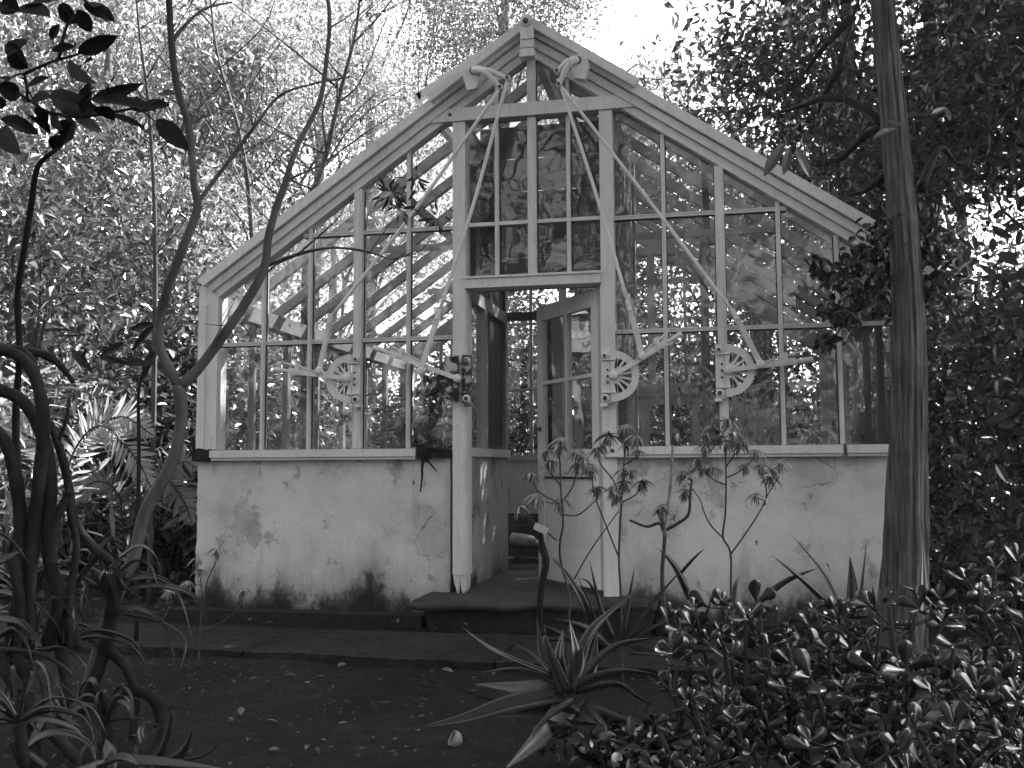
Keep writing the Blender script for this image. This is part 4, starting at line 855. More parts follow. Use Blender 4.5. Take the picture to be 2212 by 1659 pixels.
# ------------------------------------------------------------------ sunlit fronds and undergrowth on the left
def frond_plant(label, fr, d, seed, name='fern', group='sunlit ferns left of the greenhouse', leaf=0.20):
    rng = np.random.default_rng(seed); base = at_d(fr[0][0][0], fr[0][0][1], d); base[2] = GROUND
    root = thing(name, label, 'fern', base, group)
    for pts in fr:
        P = spline([at_d(x, y, d-.06*i) for i, (x, y) in enumerate(pts)], 40); b = MB(); b.tube(P, [.010, .004], 5)
        T = np.gradient(P, axis=0); k = np.arange(4, 40); C = np.repeat(P[k], 2, 0); t = unit(np.repeat(T[k], 2, 0)); sd = np.tile([1., -1.], len(k))[:, None]
        side = unit(np.cross(t, UP*.3-FW)); D = unit(side*sd+t*.75+rng.normal(0, .09, C.shape)-UP*.12); u = np.repeat((k-4)/36., 2)
        L = leaf*np.sin(np.clip(u*.9+.12, 0, 1)*math.pi)*rng.uniform(.8, 1.1, len(u))+.02
        o = b.build('rachis', 'stem', root); V, F = leaf_oval(C, D, np.cross(t, side)*1.0+rng.normal(0, .1, C.shape), L, np.full(len(L), .024), LN, .1, .12); fast_mesh('frond', V, F, 'fern', root)
frond_plant('arching fern with the widest bright fronds, lowest of the sunlit ones', [[(120, 1200), (150, 1000), (215, 920), (290, 985), (330, 1060)], [(120, 1200), (180, 960), (260, 900), (330, 940)], [(120, 1200), (110, 1000), (40, 930), (-40, 930)]], 7.4, 61)
frond_plant('fern frond cluster beside the sapling trunk, just left of the wall', [[(270, 1240), (300, 1080), (350, 1030), (395, 1080), (415, 1130)], [(270, 1240), (330, 1060), (390, 1000), (425, 1010)], [(270, 1240), (260, 1080), (210, 1040), (160, 1080)]], 7.9, 62)
frond_plant('fern behind the curved stems with raised fronds', [[(60, 1150), (80, 960), (130, 820), (200, 770)], [(60, 1150), (50, 940), (20, 860), (-30, 850)], [(60, 1150), (110, 1000), (170, 880), (250, 850)]], 8.2, 63)
def shrub(label, px, py, d, r, h, n, leaf, lw, mat, seed, group='undergrowth shrubs', oval=True, pos=None):
    rng = np.random.default_rng(seed); c = at_d(px, py, d) if pos is None else np.array(pos); base = np.array([c[0], c[1], GROUND])
    root = thing('shrub', label, 'shrub', base, group); b = MB(); tips = c+rand_dirs(16, rng)*np.array([r, r, h])*.8
    for e in tips: b.tube(spline([base+rng.normal(0, .05, 3)*[1, 1, 0], (base+e)/2+rng.normal(0, .1, 3), e], 9), [.014, .004], 5)
    b.build('stem', 'bark_dark', root)
    k = rng.integers(0, 16, n); C = tips[k]+rng.normal(size=(n, 3))*np.array([r, r, h])*.33; C[:, 2] = np.maximum(C[:, 2], GROUND+.02)
    bad = (np.abs(C[:, 0]) < W+.2) & (C[:, 1] > -.3) & (C[:, 1] < LEN+.25); C = C[~bad]; n = len(C)
    L = leaf*rng.uniform(.5, 1.3, n); V, F = (leaf_oval if oval else leaf_quads)(C, rand_dirs(n, rng, .3, .6), rand_dirs(n, rng, -1.0), L, L*lw); fast_mesh('foliage', V, F, mat, root)
SH = 'undergrowth shrubs'
shrub('sunlit strappy shrub left of the wall, knee high', 380, 1080, 8.6, .7, .35, 1600, .20, .16, 'leaf_bright', 71)
shrub('bright broad-leaved shrub behind the ferns', 180, 880, 9.6, 1.0, .8, 3000, .13, .42, 'leaf_bright', 72)
shrub('tangled strap-leaved shrub behind the curved stems', 20, 960, 8.0, .9, .6, 2600, .22, .14, 'leaf_bright', 73)
shrub('shrub with glossy leaves below the eave at left', 390, 820, 9.4, .8, .8, 2800, .12, .4, 'leaf_mid', 74)
shrub('dark undergrowth shrub right of the ribbed trunk', 2120, 1130, 8.2, 1.0, .5, 3000, .09, .4, 'leaf_right', 75)
shrub('low dark shrub at the right edge above the jade plants', 2230, 1190, 6.6, .7, .35, 1800, .09, .38, 'leaf_right', 76)
shrub('spiky shrub at the foot of the right thicket', 2060, 1160, 9.0, .6, .3, 1200, .22, .10, 'leaf_bright', 77)
shrub('distant brightly lit shrub at the end of the left slope', 170, 1110, 13.0, 1.6, .35, 3600, .14, .3, 'leaf_bright', 78)
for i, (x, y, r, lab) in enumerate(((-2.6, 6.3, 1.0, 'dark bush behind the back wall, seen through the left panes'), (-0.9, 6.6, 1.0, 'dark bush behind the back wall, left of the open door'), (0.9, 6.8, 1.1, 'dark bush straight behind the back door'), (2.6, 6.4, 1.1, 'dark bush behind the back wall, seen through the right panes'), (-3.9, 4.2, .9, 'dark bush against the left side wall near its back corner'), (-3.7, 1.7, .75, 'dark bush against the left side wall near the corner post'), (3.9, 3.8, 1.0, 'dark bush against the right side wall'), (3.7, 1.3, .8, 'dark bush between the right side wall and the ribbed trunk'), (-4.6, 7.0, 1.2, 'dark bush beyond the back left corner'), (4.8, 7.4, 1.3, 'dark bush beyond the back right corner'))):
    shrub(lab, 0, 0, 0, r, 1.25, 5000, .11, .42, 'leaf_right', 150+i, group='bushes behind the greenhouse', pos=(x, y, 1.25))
shrub('low dark leafy clump under the big spiny aloe', 1330, 1600, 3.15, .20, .06, 420, .055, .5, 'jade', 79)
def litter():
    rng = np.random.default_rng(90); n = 9000
    C = np.stack([rng.uniform(-9, -2.6, n), rng.uniform(-1.5, 9, n), np.full(n, GROUND+.012)], 1)
    n2 = 5500; C2 = np.stack([rng.uniform(-3.0, 4.5, n2), rng.uniform(-4.6, -1.55, n2), np.full(n2, GROUND+.012)], 1)
    m_ = rng.random(n2) < np.where(np.abs(C2[:, 0]-.1) < 1.1, .45, .85); C2 = C2[m_]
    n3 = 2500; C3 = np.stack([rng.uniform(2.5, 7, n3), rng.uniform(-2, 7, n3), np.full(n3, GROUND+.012)], 1)
    C = np.concatenate([C, C2, C3]); n = len(C); C[:, 2] += rng.random(n)*.03; D = rand_dirs(n, rng, 0, .2); L = rng.uniform(.025, .10, n)*np.where(C[:, 1] > -1.5, 1.0, .42)
    V, F = leaf_quads(C, D, np.array([0, 0, 1.])+rng.normal(0, .3, (n, 3)), L, L*rng.uniform(.2, .55, n)); struct(fast_mesh('leaf_litter', V, F, 'litter'), 'stuff')
litter()

# ------------------------------------------------------------------ aloes
def blade(b, P, w0, th, side, teeth=0.0, tip=1.5, chan=0.35):
    """fleshy pointed leaf along P: crescent section, side = width direction, optional marginal teeth"""
    k = len(P); T = unit(np.gradient(P, axis=0)); v = []; hw = []
    for i in range(k):
        t = i/(k-1); s = side - T[i]*np.dot(side, T[i]); s = unit(s); n = np.cross(s, T[i])
        if n[2] < 0: n = -n
        w = w0*0.5*max(0.03, (1-t**tip))*(0.9+0.2*math.sin(min(t*3, math.pi/2))); h = th*max(0.05, (1-t**tip))
        hw.append((s, n, w))
        v += [P[i]-s*w+n*w*chan, P[i]-s*w*.5+n*w*chan*.3, P[i]+n*h*.05, P[i]+s*w*.5+n*w*chan*.3, P[i]+s*w+n*w*chan, P[i]+s*w*.55-n*h*.75, P[i]-n*h, P[i]-s*w*.55-n*h*.75]
    f = [(i*8+j, i*8+(j+1) % 8, (i+1)*8+(j+1) % 8, (i+1)*8+j) for i in range(k-1) for j in range(8)]
    f += [tuple(range(7, -1, -1)), tuple((k-1)*8+j for j in range(8))]
    b.add(v, f, True)
    if teeth > 0:
        Ltot = np.sum(np.linalg.norm(np.diff(P, axis=0), axis=1)); m_ = max(6, int(Ltot/(teeth*3.2)))
        for q in range(1, m_):
            t = q/m_*(k-1); i = min(int(t), k-2); u = t-i; c = P[i]*(1-u)+P[i+1]*u; s, n, w = hw[i]; w = hw[i][2]*(1-u)+hw[i+1][2]*u
            if w < .002: continue
            for sg in (-1, 1):
                e = c+s*sg*w+n*w*chan; z = teeth*(.6+.4*(1-q/m_))
                b.add([e-T[i]*z*.5, e+T[i]*z*.5, e+s*sg*z+T[i]*z*.55, e-n*z*.25], [(0, 1, 2), (1, 3, 2), (3, 0, 2), (0, 3, 1)])
def aloe(label, leaves, d0, center, mat='aloe', teeth=.006, name='aloe', stems=(), seed=0, cat='aloe', smat='bark_dark'):
    """leaves: (pixel path from base to tip, pixel width at base, depth shift of the tip[, material])"""
    rng = np.random.default_rng(seed); cb = at_d(center[0], center[1], d0); base = np.array([cb[0], cb[1], min(cb[2], GROUND) if center[1] > 1200 else GROUND])
    root = thing(name, label, cat, base); base_w = d0/LENS_PX
    for pts, r in stems:
        b = MB(); b.tube(spline([at_d(x, y, d0) for x, y in pts], 26), [r*base_w, r*base_w*.9], 10, .05); b.build('stem', smat, root)
    for lf in leaves:
        pts, wd, dd = lf[:3]; n = len(pts); P = spline([at_d(x, y, d0+dd*(i/(n-1))) for i, (x, y) in enumerate(pts)], 26)
        P[:, 2] = np.maximum(P[:, 2], GROUND+.01)
        hz = P[-1]-P[0]; hz[2] = 0; hz = unit(hz+RT*1e-4); side = np.cross((0, 0, 1.), hz); roll = rng.uniform(.35, .9)*rng.choice([-1, 1])
        tang = unit(P[len(P)//2]-P[0]); side = unit(side*math.cos(roll)+np.cross(tang, side)*math.sin(roll))
        # never quite edge-on to where the photograph shows the broad side
        b = MB(); blade(b, P, wd*base_w*(1.3 if seed == 1 else .98), wd*base_w*.26, side, teeth); b.build('leaf', lf[3] if len(lf) > 3 else mat, root)
    return root
A = lambda L_: [(740.7+.3349*x, 1103.7+.3349*y) for x, y in L_]          # enlarged view of the lower middle
B3 = lambda L_: [(1471.3+.3349*x, 1103.7+.3349*y) for x, y in L_]        # lower right
C1 = lambda L_: [(.3349*x, 1103.7+.3349*y) for x, y in L_]               # lower left
aloe('big spiny aloe with long sprawling leaves in the centre foreground', [
    (A([(1430, 1160), (1360, 1000), (1305, 850), (1303, 720)]), 50, .05), (A([(1500, 1130), (1530, 950), (1600, 780), (1740, 640), (1930, 490)]), 24, .35), (A([(1490, 1120), (1620, 980), (1790, 860), (2060, 815)]), 28, .2),
    (A([(1500, 1140), (1650, 1070), (1820, 1035), (2040, 1055)]), 30, .0), (A([(1420, 1180), (1080, 1250), (790, 1340), (500, 1395)]), 36, -.15), (A([(1380, 1160), (1150, 1150), (850, 1115)]), 40, .25, 'aloe_pale'), (A([(1380, 1210), (1040, 1235), (640, 1110)]), 34, .1, 'aloe_pale'),
    (A([(1460, 1230), (1310, 1340), (1200, 1475)]), 34, -.2), (A([(1470, 1240), (1350, 1390), (1200, 1540), (1040, 1670)]), 42, -.35), (A([(1500, 1270), (1650, 1420), (1820, 1530)]), 46, -.25), (A([(1400, 1120), (1150, 1030), (890, 1040)]), 24, .2),
    (A([(1360, 1060), (1050, 935), (900, 850), (765, 745)]), 9, .3), (A([(1350, 1050), (1230, 930), (1090, 840)]), 18, .3), (A([(1500, 1170), (1760, 1120), (1900, 1200), (2040, 1275)]), 18, -.1), (A([(1440, 1160), (1520, 1000), (1540, 870)]), 60, .1), (A([(1380, 1260), (1200, 1310), (980, 1330)]), 20, -.1),
    (A([(1430, 1150), (1400, 960), (1420, 760)]), 40, .1), (A([(1470, 1140), (1500, 960), (1460, 700)]), 34, .15), (A([(1510, 1150), (1600, 1000), (1640, 760)]), 30, .2), (A([(1560, 1300), (1750, 1350), (1960, 1400)]), 44, -.1), (A([(1420, 1150), (1300, 950), (1250, 690)]), 22, .25)], 3.3, A([(1460, 1330)])[0], seed=1)
aloe('second aloe with upright sword leaves between the door and the wall', [
    (A([(1740, 830), (1660, 620), (1590, 315)]), 34, .0), (A([(1800, 830), (1840, 620), (1885, 340)]), 24, .05), (A([(1800, 860), (1980, 610), (2212, 350)]), 30, .1), (A([(1720, 900), (1540, 760), (1340, 690)]), 36, -.1), (A([(1680, 880), (1600, 620), (1505, 400)]), 16, .1),
    (A([(1660, 940), (1450, 820), (1290, 730)]), 30, -.1), (A([(1640, 940), (1560, 620), (1450, 420), (1335, 290)]), 26, .1), (A([(1820, 860), (1980, 760), (2080, 720)]), 20, .0), (A([(1700, 860), (1690, 700), (1600, 480), (1520, 430)]), 24, .1), (A([(1640, 830), (1300, 830), (860, 770)]), 10, .0), (A([(1760, 880), (1620, 950), (1480, 980)]), 26, -.1), (A([(1860, 900), (2030, 920), (2180, 960)]), 26, -.1)], 4.2, A([(1750, 960)])[0], seed=2)
aloe('aloe with crossing dark sword leaves against the right wall', [
    (B3([(970, 620), (790, 450), (585, 285)]), 34, .0), (B3([(500, 590), (680, 455), (890, 365)]), 24, .05), (B3([(1115, 640), (1110, 470), (1088, 285)]), 34, .15, 'aloe_pale'), (B3([(1150, 650), (1175, 420), (1198, 175)]), 12, .1), (B3([(1020, 600), (900, 380), (695, 135)]), 9, .2), (B3([(830, 950), (720, 750), (600, 585)]), 16, -.1), (B3([(60, 560), (-40, 360), (-150, 240)]), 34, .0), (B3([(0, 400), (90, 300), (155, 240)]), 11, .0), (B3([(1250, 640), (1245, 560), (1235, 480)]), 12, .0), (B3([(1560, 660), (1560, 450), (1560, 220)]), 26, .2), (B3([(1680, 690), (1540, 540), (1420, 480)]), 16, -.1), (B3([(100, 620), (60, 520), (20, 450)]), 14, 0), (B3([(330, 600), (350, 480), (380, 410)]), 14, .1)], 4.75, B3([(900, 800)])[0], seed=3)
aloe('climbing aloe with drooping toothed leaves in front of the sapling trunk at left', [
    (C1([(730, 480), (900, 430), (1050, 440), (1160, 560), (1250, 850)]), 14, -.1), (C1([(730, 510), (1000, 480), (1180, 510), (1290, 590), (1350, 750)]), 13, -.2), (C1([(760, 400), (870, 320), (970, 360), (1010, 460), (1110, 580)]), 13, -.1), (C1([(770, 300), (890, 225), (990, 275), (1050, 420)]), 13, .0), (C1([(720, 620), (900, 630), (1060, 740), (1140, 1040)]), 13, -.2), (C1([(740, 650), (950, 690), (1110, 750), (1200, 850), (1150, 1060)]), 13, -.3),
    (C1([(760, 380), (620, 270), (540, 250), (460, 260)]), 12, .1), (C1([(720, 440), (560, 350), (380, 275)]), 19, .2, 'aloe_pale'), (C1([(730, 620), (660, 480), (700, 400), (760, 560), (745, 650)]), 24, -.1), (C1([(700, 540), (520, 420), (240, 370)]), 12, .2), (C1([(650, 500), (560, 480), (530, 560), (525, 720)]), 12, -.1), (C1([(740, 380), (780, 300), (755, 245)]), 26, .05), (C1([(760, 380), (800, 480), (900, 550)]), 10, -.1), (C1([(660, 900), (480, 760), (280, 780), (200, 860)]), 16, -.1), (C1([(690, 900), (500, 860), (330, 900)]), 14, -.1)],
    3.75, (181, 1522), stems=[(C1([(770, 380), (720, 640), (690, 850), (610, 1080), (530, 1290)]), 16), (C1([(700, 900), (810, 1010), (870, 1180), (860, 1420), (840, 1600)]), 11), (C1([(800, 1150), (960, 1190), (1030, 1320), (1000, 1480), (950, 1600)]), 12)], seed=4)
aloe('sprawling aloe with arched toothed leaves at the left edge', [
    (C1([(-40, 890), (230, 920), (400, 1000), (490, 1100), (500, 1210)]), 19, -.1), (C1([(-40, 690), (130, 720), (230, 820), (280, 900)]), 17, -.1), (C1([(0, 480), (150, 540), (330, 690), (440, 890)]), 11, .1), (C1([(180, 860), (120, 740), (60, 640), (-30, 600)]), 16, .0), (C1([(200, 900), (330, 560), (470, 700), (540, 860)]), 10, .1), (C1([(200, 900), (280, 600), (420, 560), (490, 540)]), 9, .1), (C1([(260, 950), (360, 1090), (420, 1260), (440, 1580)]), 14, -.2), (C1([(240, 960), (210, 1100), (130, 1210), (-10, 1215)]), 16, -.2, 'aloe_pale'),
    (C1([(0, 140), (90, 210), (150, 290), (190, 350)]), 14, .0), (C1([(-20, 330), (60, 300), (155, 245)]), 28, .0, 'aloe_pale'), (C1([(60, 1210), (160, 1320), (260, 1430), (440, 1640)]), 20, -.2), (C1([(250, 900), (400, 880), (520, 960), (600, 1100)]), 11, -.1), (C1([(0, 960), (90, 1080), (200, 1160), (380, 1160)]), 20, -.1), (C1([(240, 980), (480, 1200), (580, 1350), (620, 1640)]), 14, -.2), (C1([(280, 1330), (200, 1480), (80, 1640)]), 15, -.2), (C1([(0, 1040), (160, 1070), (260, 950)]), 6, .0), (C1([(-20, 820), (90, 760), (170, 860), (220, 1010)]), 18, -.1), (C1([(160, 1120), (300, 1190), (420, 1330), (540, 1400)]), 20, -.2), (C1([(0, 1260), (120, 1380), (150, 1520), (110, 1680)]), 22, -.2), (C1([(240, 870), (170, 780), (80, 740)]), 20, .1)],
    3.2, (40, 1500), stems=[(C1([(-20, 900), (60, 1050), (180, 1300), (230, 1640)]), 16), (C1([(80, 300), (120, 520), (130, 800), (100, 1200)]), 12), (C1([(130, 1300), (300, 1400), (500, 1600)]), 14)], seed=5)
aloe('aloe rosette with pale cupped leaves at the bottom left', [
    (C1([(1000, 1640), (1085, 1450), (1100, 1260), (990, 1165)]), 22, .0), (C1([(1050, 1640), (1180, 1560), (1250, 1395)]), 36, -.05, 'aloe_pale'), (C1([(980, 1620), (1280, 1590), (1460, 1465)]), 13, -.1), (C1([(800, 1600), (1100, 1625), (1470, 1665)]), 24, -.25), (C1([(130, 1570), (280, 1450), (450, 1440), (580, 1510), (630, 1660)]), 24, -.1), (C1([(560, 1640), (580, 1540), (620, 1470)]), 44, .0, 'aloe_pale'), (C1([(690, 1660), (700, 1540), (680, 1470)]), 40, .1, 'aloe_pale'), (C1([(880, 1620), (875, 1560), (880, 1500)]), 20, .05, 'aloe_pale'), (C1([(640, 1640), (780, 1590), (900, 1640)]), 34, -.1), (C1([(920, 1610), (960, 1480), (1030, 1390)]), 34, .05), (C1([(300, 1660), (160, 1560), (40, 1600)]), 24, -.1), (C1([(700, 1640), (500, 1700), (360, 1760)]), 34, -.2), (C1([(960, 1640), (900, 1420), (1000, 1350)]), 24, .1)], 3.0, (300, 1640), seed=6)

def tangle(label, center, d, n, reach, seed):
    rng = np.random.default_rng(seed); L_ = []
    for i in range(n):
        a = rng.uniform(-.25, math.pi+.25); r = reach*rng.uniform(.55, 1.1); x, y = center; ca, sa = math.cos(a), math.sin(a)
        L_.append(([(x, y), (x+ca*r*.40, y-sa*r*.50-r*.10), (x+ca*r*.85, y-sa*r*.55+r*.02), (x+ca*r*1.05, y-sa*r*.30+r*.25)], rng.uniform(9, 17), rng.uniform(-.35, .25)))
    aloe(label, L_, d, center, stems=[([(center[0], center[1]), (center[0]+12, center[1]+90), (center[0]-10, 1600)], 13)], seed=seed)
tangle('small aloe rosette on a short stem between the left edge and the climbing aloe', (130, 1400), 3.5, 16, 190, 81)
tangle('aloe rosette nearest the bottom left corner', (40, 1560), 2.9, 14, 200, 82)
tangle('aloe rosette under the drooping climbing aloe, beside the path', (230, 1560), 3.5, 12, 150, 83)
tangle('aloe rosette behind the curved bare stems', (60, 1300), 3.9, 12, 170, 84)
# ------------------------------------------------------------------ umbrella-leaved plants
def umbel(V, Fc, c, size, rng, up):
    n = rng.integers(11, 16); ph = np.linspace(0, 2*math.pi, n, endpoint=False)+rng.uniform(0, 1)
    a = unit(np.cross(up, (0.3, 1, 0.1))); b_ = np.cross(up, a)
    for layer, (el, ln) in enumerate(((.12, 1.0), (-.7, .85))):
        D = unit(np.cos(ph)[:, None]*a+np.sin(ph)[:, None]*b_+up*el+rng.normal(0, .12, (n, 3))); L = size*ln*rng.uniform(.7, 1.15, n)
        v, f = leaf_oval(np.tile(c, (n, 1)), D, np.tile(up, (n, 1)), L, L*.17, LN, -.15, .8); Fc.append(f+sum(len(x) for x in V)); V.append(v)
def umbel_plant(label, stems, heads, d, size=.063, seed=0, r=.0065, base=None, name='umbrella_plant'):
    rng = np.random.default_rng(seed); b0 = at_d(base[0], base[1], d); b0[2] = GROUND
    root = thing(name, label, 'plant', b0, 'umbrella plants before the greenhouse')
    nodes = []
    for i, pts in enumerate(stems):
        P = spline(([b0] if i == 0 else [])+[at_d(x, y, d+.03*math.sin(i*2+j)) for j, (x, y) in enumerate(pts)], 24); b = MB()
        b.tube(P, [r, r*.8, r*.55] if i == 0 else [r*.62, r*.42], 7, .03); b.build('stem', 'stem', root); nodes += list(P[6:])
    nodes = np.array(nodes); V, Fc = [], []
    for x, y in heads:
        c = at_d(x, y, d+rng.normal(0, .03)); k = nodes[(nodes[:, 2] < c[2]-.02)] if np.any(nodes[:, 2] < c[2]-.02) else nodes
        q = k[np.argmin(np.linalg.norm(k-c, axis=1)+np.abs(np.linalg.norm(k-c, axis=1)-.08)*.3)]
        if np.linalg.norm(q-c) > .02:
            b = MB(); m_ = (q+c)/2+(c-q)*np.array([.25, .25, -.12]); b.tube(spline([q, m_, c], 9), [r*.42, r*.3], 5); b.build('stem', 'stem', root)
        V, Fc = [], []; umbel(V, Fc, c, size*rng.uniform(.85, 1.15), rng, unit(np.array([rng.normal(0, .2), rng.normal(0, .2), 1.])))
        fast_mesh('leaf_head', np.concatenate(V), np.concatenate(Fc), 'umbel', root)
E5 = lambda L_: [(740.7+.3349*x, 555.6+.3349*y) for x, y in L_]
E6 = lambda L_: [(1471.3+.3349*x, 555.6+.3349*y) for x, y in L_]
umbel_plant('umbrella plant in front of the open door, leaf tufts up to the door glass', [A([(1450, 880), (1460, 560), (1405, 330), (1400, 200), (1420, 80)])+E5([(1405, 1500), (1400, 1330), (1390, 1240)]), E5([(1400, 1600), (1480, 1480), (1515, 1350)]), E5([(1395, 1590), (1260, 1510), (1215, 1420)]), A([(1380, 190), (1280, 110), (1140, 0)])+E5([(1150, 1630)]), E5([(1400, 1470), (1340, 1390), (1312, 1330)]), E5([(1405, 1660), (1520, 1660), (1640, 1560)])],
    E5([(1415, 1165), (1400, 1205), (1310, 1235), (1325, 1310), (1515, 1250), (1550, 1290), (1505, 1335), (1215, 1390), (1225, 1530), (1260, 1540), (1145, 1605), (1405, 1560), (1340, 1320)]), 4.5, seed=1, base=A([(1450, 980)])[0])
umbel_plant('umbrella plant beside the right door post, its top tuft over the black pane', [A([(1800, 800), (1790, 500), (1780, 300), (1790, 60)])+E5([(1800, 1500), (1815, 1300), (1822, 1110)]), A([(1780, 300), (1700, 100), (1620, -110)])+E5([(1610, 1400)]), E5([(1800, 1600), (1750, 1450), (1660, 1330), (1640, 1240)]), E5([(1805, 1580), (1890, 1530), (1925, 1470)]), A([(1470, 480), (1600, 250), (1780, 0)]), E5([(1815, 1340), (1900, 1290)])],
    E5([(1822, 1085), (1720, 1140), (1890, 1150), (1670, 1200), (1640, 1235), (1825, 1205), (1895, 1245), (1825, 1365), (1925, 1445), (1805, 1445), (1605, 1360), (1640, 1480), (1770, 1535), (1580, 1330), (1740, 1480), (1860, 1370)]), 4.55, seed=2, base=A([(1800, 900)])[0])
umbel_plant('thick-stemmed umbrella plant with few tufts and a pale upright cane', [A([(2085, 790), (2065, 560), (2060, 380), (2075, 130), (2030, 0)]), A([(2070, 130), (2160, 80), (2230, 20)])+E6([(60, 1520), (70, 1440)]), A([(2075, 140), (2040, 80), (1960, 100), (1850, 60)])], E5([(2070, 1595), (2060, 1620)])+E6([(20, 1375), (30, 1500)]), 4.45, seed=3, r=.0135, base=A([(2085, 900)])[0])
umbel_plant('tallest umbrella plant with widely spread tufts over the right wall', [B3([(320, 600), (320, 280), (270, 170), (285, 20)])+E6([(290, 1450), (285, 1230)]), B3([(320, 280), (420, 140), (510, 0)])+E6([(560, 1530), (630, 1420)]), B3([(265, 170), (190, 90), (145, 0)])+E6([(120, 1560), (40, 1450)]), E6([(290, 1470), (220, 1440), (150, 1390)]), E6([(285, 1360), (340, 1280), (400, 1220)]), E6([(0, 1440), (120, 1330), (230, 1200), (300, 1090)]), E6([(300, 1420), (380, 1380), (480, 1290)]), E6([(540, 1600), (550, 1500), (520, 1400)])],
    E6([(305, 1045), (200, 1085), (165, 1130), (335, 1125), (300, 1180), (400, 1175), (160, 1215), (490, 1245), (110, 1300), (130, 1355), (190, 1355), (410, 1335), (520, 1335), (590, 1360), (640, 1310), (580, 1415), (480, 1525), (250, 1150), (370, 1200)]), 4.5, seed=4, base=B3([(320, 720)])[0])
umbel_plant('small umbrella plant at the left corner of the wall', [C1([(1290, 760), (1320, 560), (1335, 460), (1390, 330), (1400, 265)]), C1([(1290, 760), (1300, 540), (1290, 400)]), C1([(1290, 780), (1440, 710), (1540, 620), (1570, 540)]), C1([(1040, 720), (1080, 640), (1095, 545)])], C1([(1400, 240), (1265, 305), (1290, 375), (1220, 455), (1092, 515), (1570, 500)]), 5.0, size=.056, seed=5, r=.005, base=C1([(1290, 800)])[0])
b = MB(); p0 = at_d(*E6([(-60, 1650)])[0], 4.5)
b.tube(spline([at_d(x, y, 4.42) for x, y in A([(2070, 160)])+E5([(2110, 1500), (2120, 1340), (2128, 1215)])], 12), [.007, .0065], 7, .08); tag(b.build('cane', 'cane'), 'pale knotted garden cane standing against the right wall sill', 'cane')
# white plant tag and wrapped stem before the door
b = MB(); P = [at_d(x, y, 4.35) for x, y in A([(1290, 900), (1270, 660), (1285, 480), (1310, 330), (1285, 230), (1275, 130)])]; b.tube(spline([P[0]-np.array([0, 0, .25])]+P, 26), [.011, .012, .014, .018, .018, .009], 9, .05)
root = tag(b.build('bare_stem', 'bark_dark'), 'thick bare plant stem with a swollen top in front of the door', 'stem')
b = MB(); p, q = at_d(*A([(1235, 95)])[0], 4.3), at_d(*A([(1320, 135)])[0], 4.3); b.beam(p, q, .03, .006, -FW); tag(b.build('plant_tag', 'cup'), 'small white tag tied to the bare stem by the door', 'tag')

# ------------------------------------------------------------------ jade plants
def jade(label, base, tops, d, seed, leaf=.074, extra=26):
    rng = np.random.default_rng(seed); b0 = at_d(base[0], base[1], d); b0[2] = GROUND
    root = thing('jade_plant', label, 'jade plant', b0, 'jade plants at lower right')
    b = MB(); tips = []
    for x, y, dd in tops:
        e = at_d(x, y, d+dd); m_ = b0*.5+e*.5+np.array([rng.normal(0, .05), rng.normal(0, .05), -.06]); P = spline([b0+rng.normal(0, .02, 3)*[1, 1, 0], m_, e-np.array([0, 0, .015])], 16); b.tube(P, [.016, .010, .006], 8, .08); tips.append(e)
        for _ in range(extra//len(tops)+1):
            s0 = P[rng.integers(5, 15)]; e2 = s0+unit(rng.normal(size=3)*[1, 1, .5]+[0, 0, .35])*rng.uniform(.06, .20); e2[2] = max(e2[2], GROUND+.04)
            b.tube(spline([s0, (s0+e2)/2+rng.normal(0, .02, 3), e2], 8), [.006, .004], 6, .08); tips.append(e2)
    b.build('stem', 'jade_stem', root)
    C, D, Nn, L, Wd = [], [], [], [], []
    for e in tips:
        up = unit(np.array([rng.normal(0, .5), rng.normal(0, .5), 1.0])-FW*.35); a = unit(np.cross(up, rng.normal(size=3))); b_ = np.cross(up, a)
        rs = rng.uniform(.5, 1.15)
        for k in range(rng.integers(2, 5)):
            ph = k*math.pi/2+rng.normal(0, .15)
            for sg in (0, math.pi):
                rd = a*math.cos(ph+sg)+b_*math.sin(ph+sg); el = .95-.30*k+rng.normal(0, .15); D.append(unit(rd+up*el)); Nn.append(unit(up-rd*el*.6+rng.normal(0, .45, 3)-FW*.55)); C.append(e-up*.012*k+rd*.003); l = leaf*rs*rng.uniform(.65, 1.25)*(0.75 if k == 0 else 1); L.append(l); Wd.append(l*rng.uniform(.52, .70))
    V, F = leaf_oval(np.array(C), np.array(D), np.array(Nn), np.array(L), np.array(Wd), OB, .05, -.08, .06); fast_mesh('leaves', V, F, 'jade', root, True)
jade('jade plant with a single thick trunk left of the others, below the umbrella plants', (1572, 1640), [(1500, 1310, 0), (1560, 1300, .1), (1640, 1300, .1), (1610, 1330, -.1), (1490, 1400, -.1), (1660, 1390, -.1), (1560, 1360, -.2), (1450, 1480, -.1), (1700, 1480, -.1)], 3.35, 1, extra=32)
jade('jade plant with bright sun-edged tips at the foot of the ribbed trunk', (1950, 1600), [(1920, 1300, 0), (1980, 1310, .05), (1870, 1370, -.1), (2040, 1330, .1), (1890, 1440, -.2), (2060, 1390, -.1), (1960, 1440, -.25), (1830, 1330, .1)], 3.2, 2, extra=36)
jade('jade plant at the right edge reaching above the others', (2170, 1600), [(2085, 1240, .3), (2150, 1220, .2), (2200, 1200, .2), (2120, 1310, 0), (2210, 1330, -.1), (2190, 1420, -.2), (2100, 1420, -.15), (2215, 1260, .1), (2060, 1480, -.2)], 3.3, 3, extra=36)
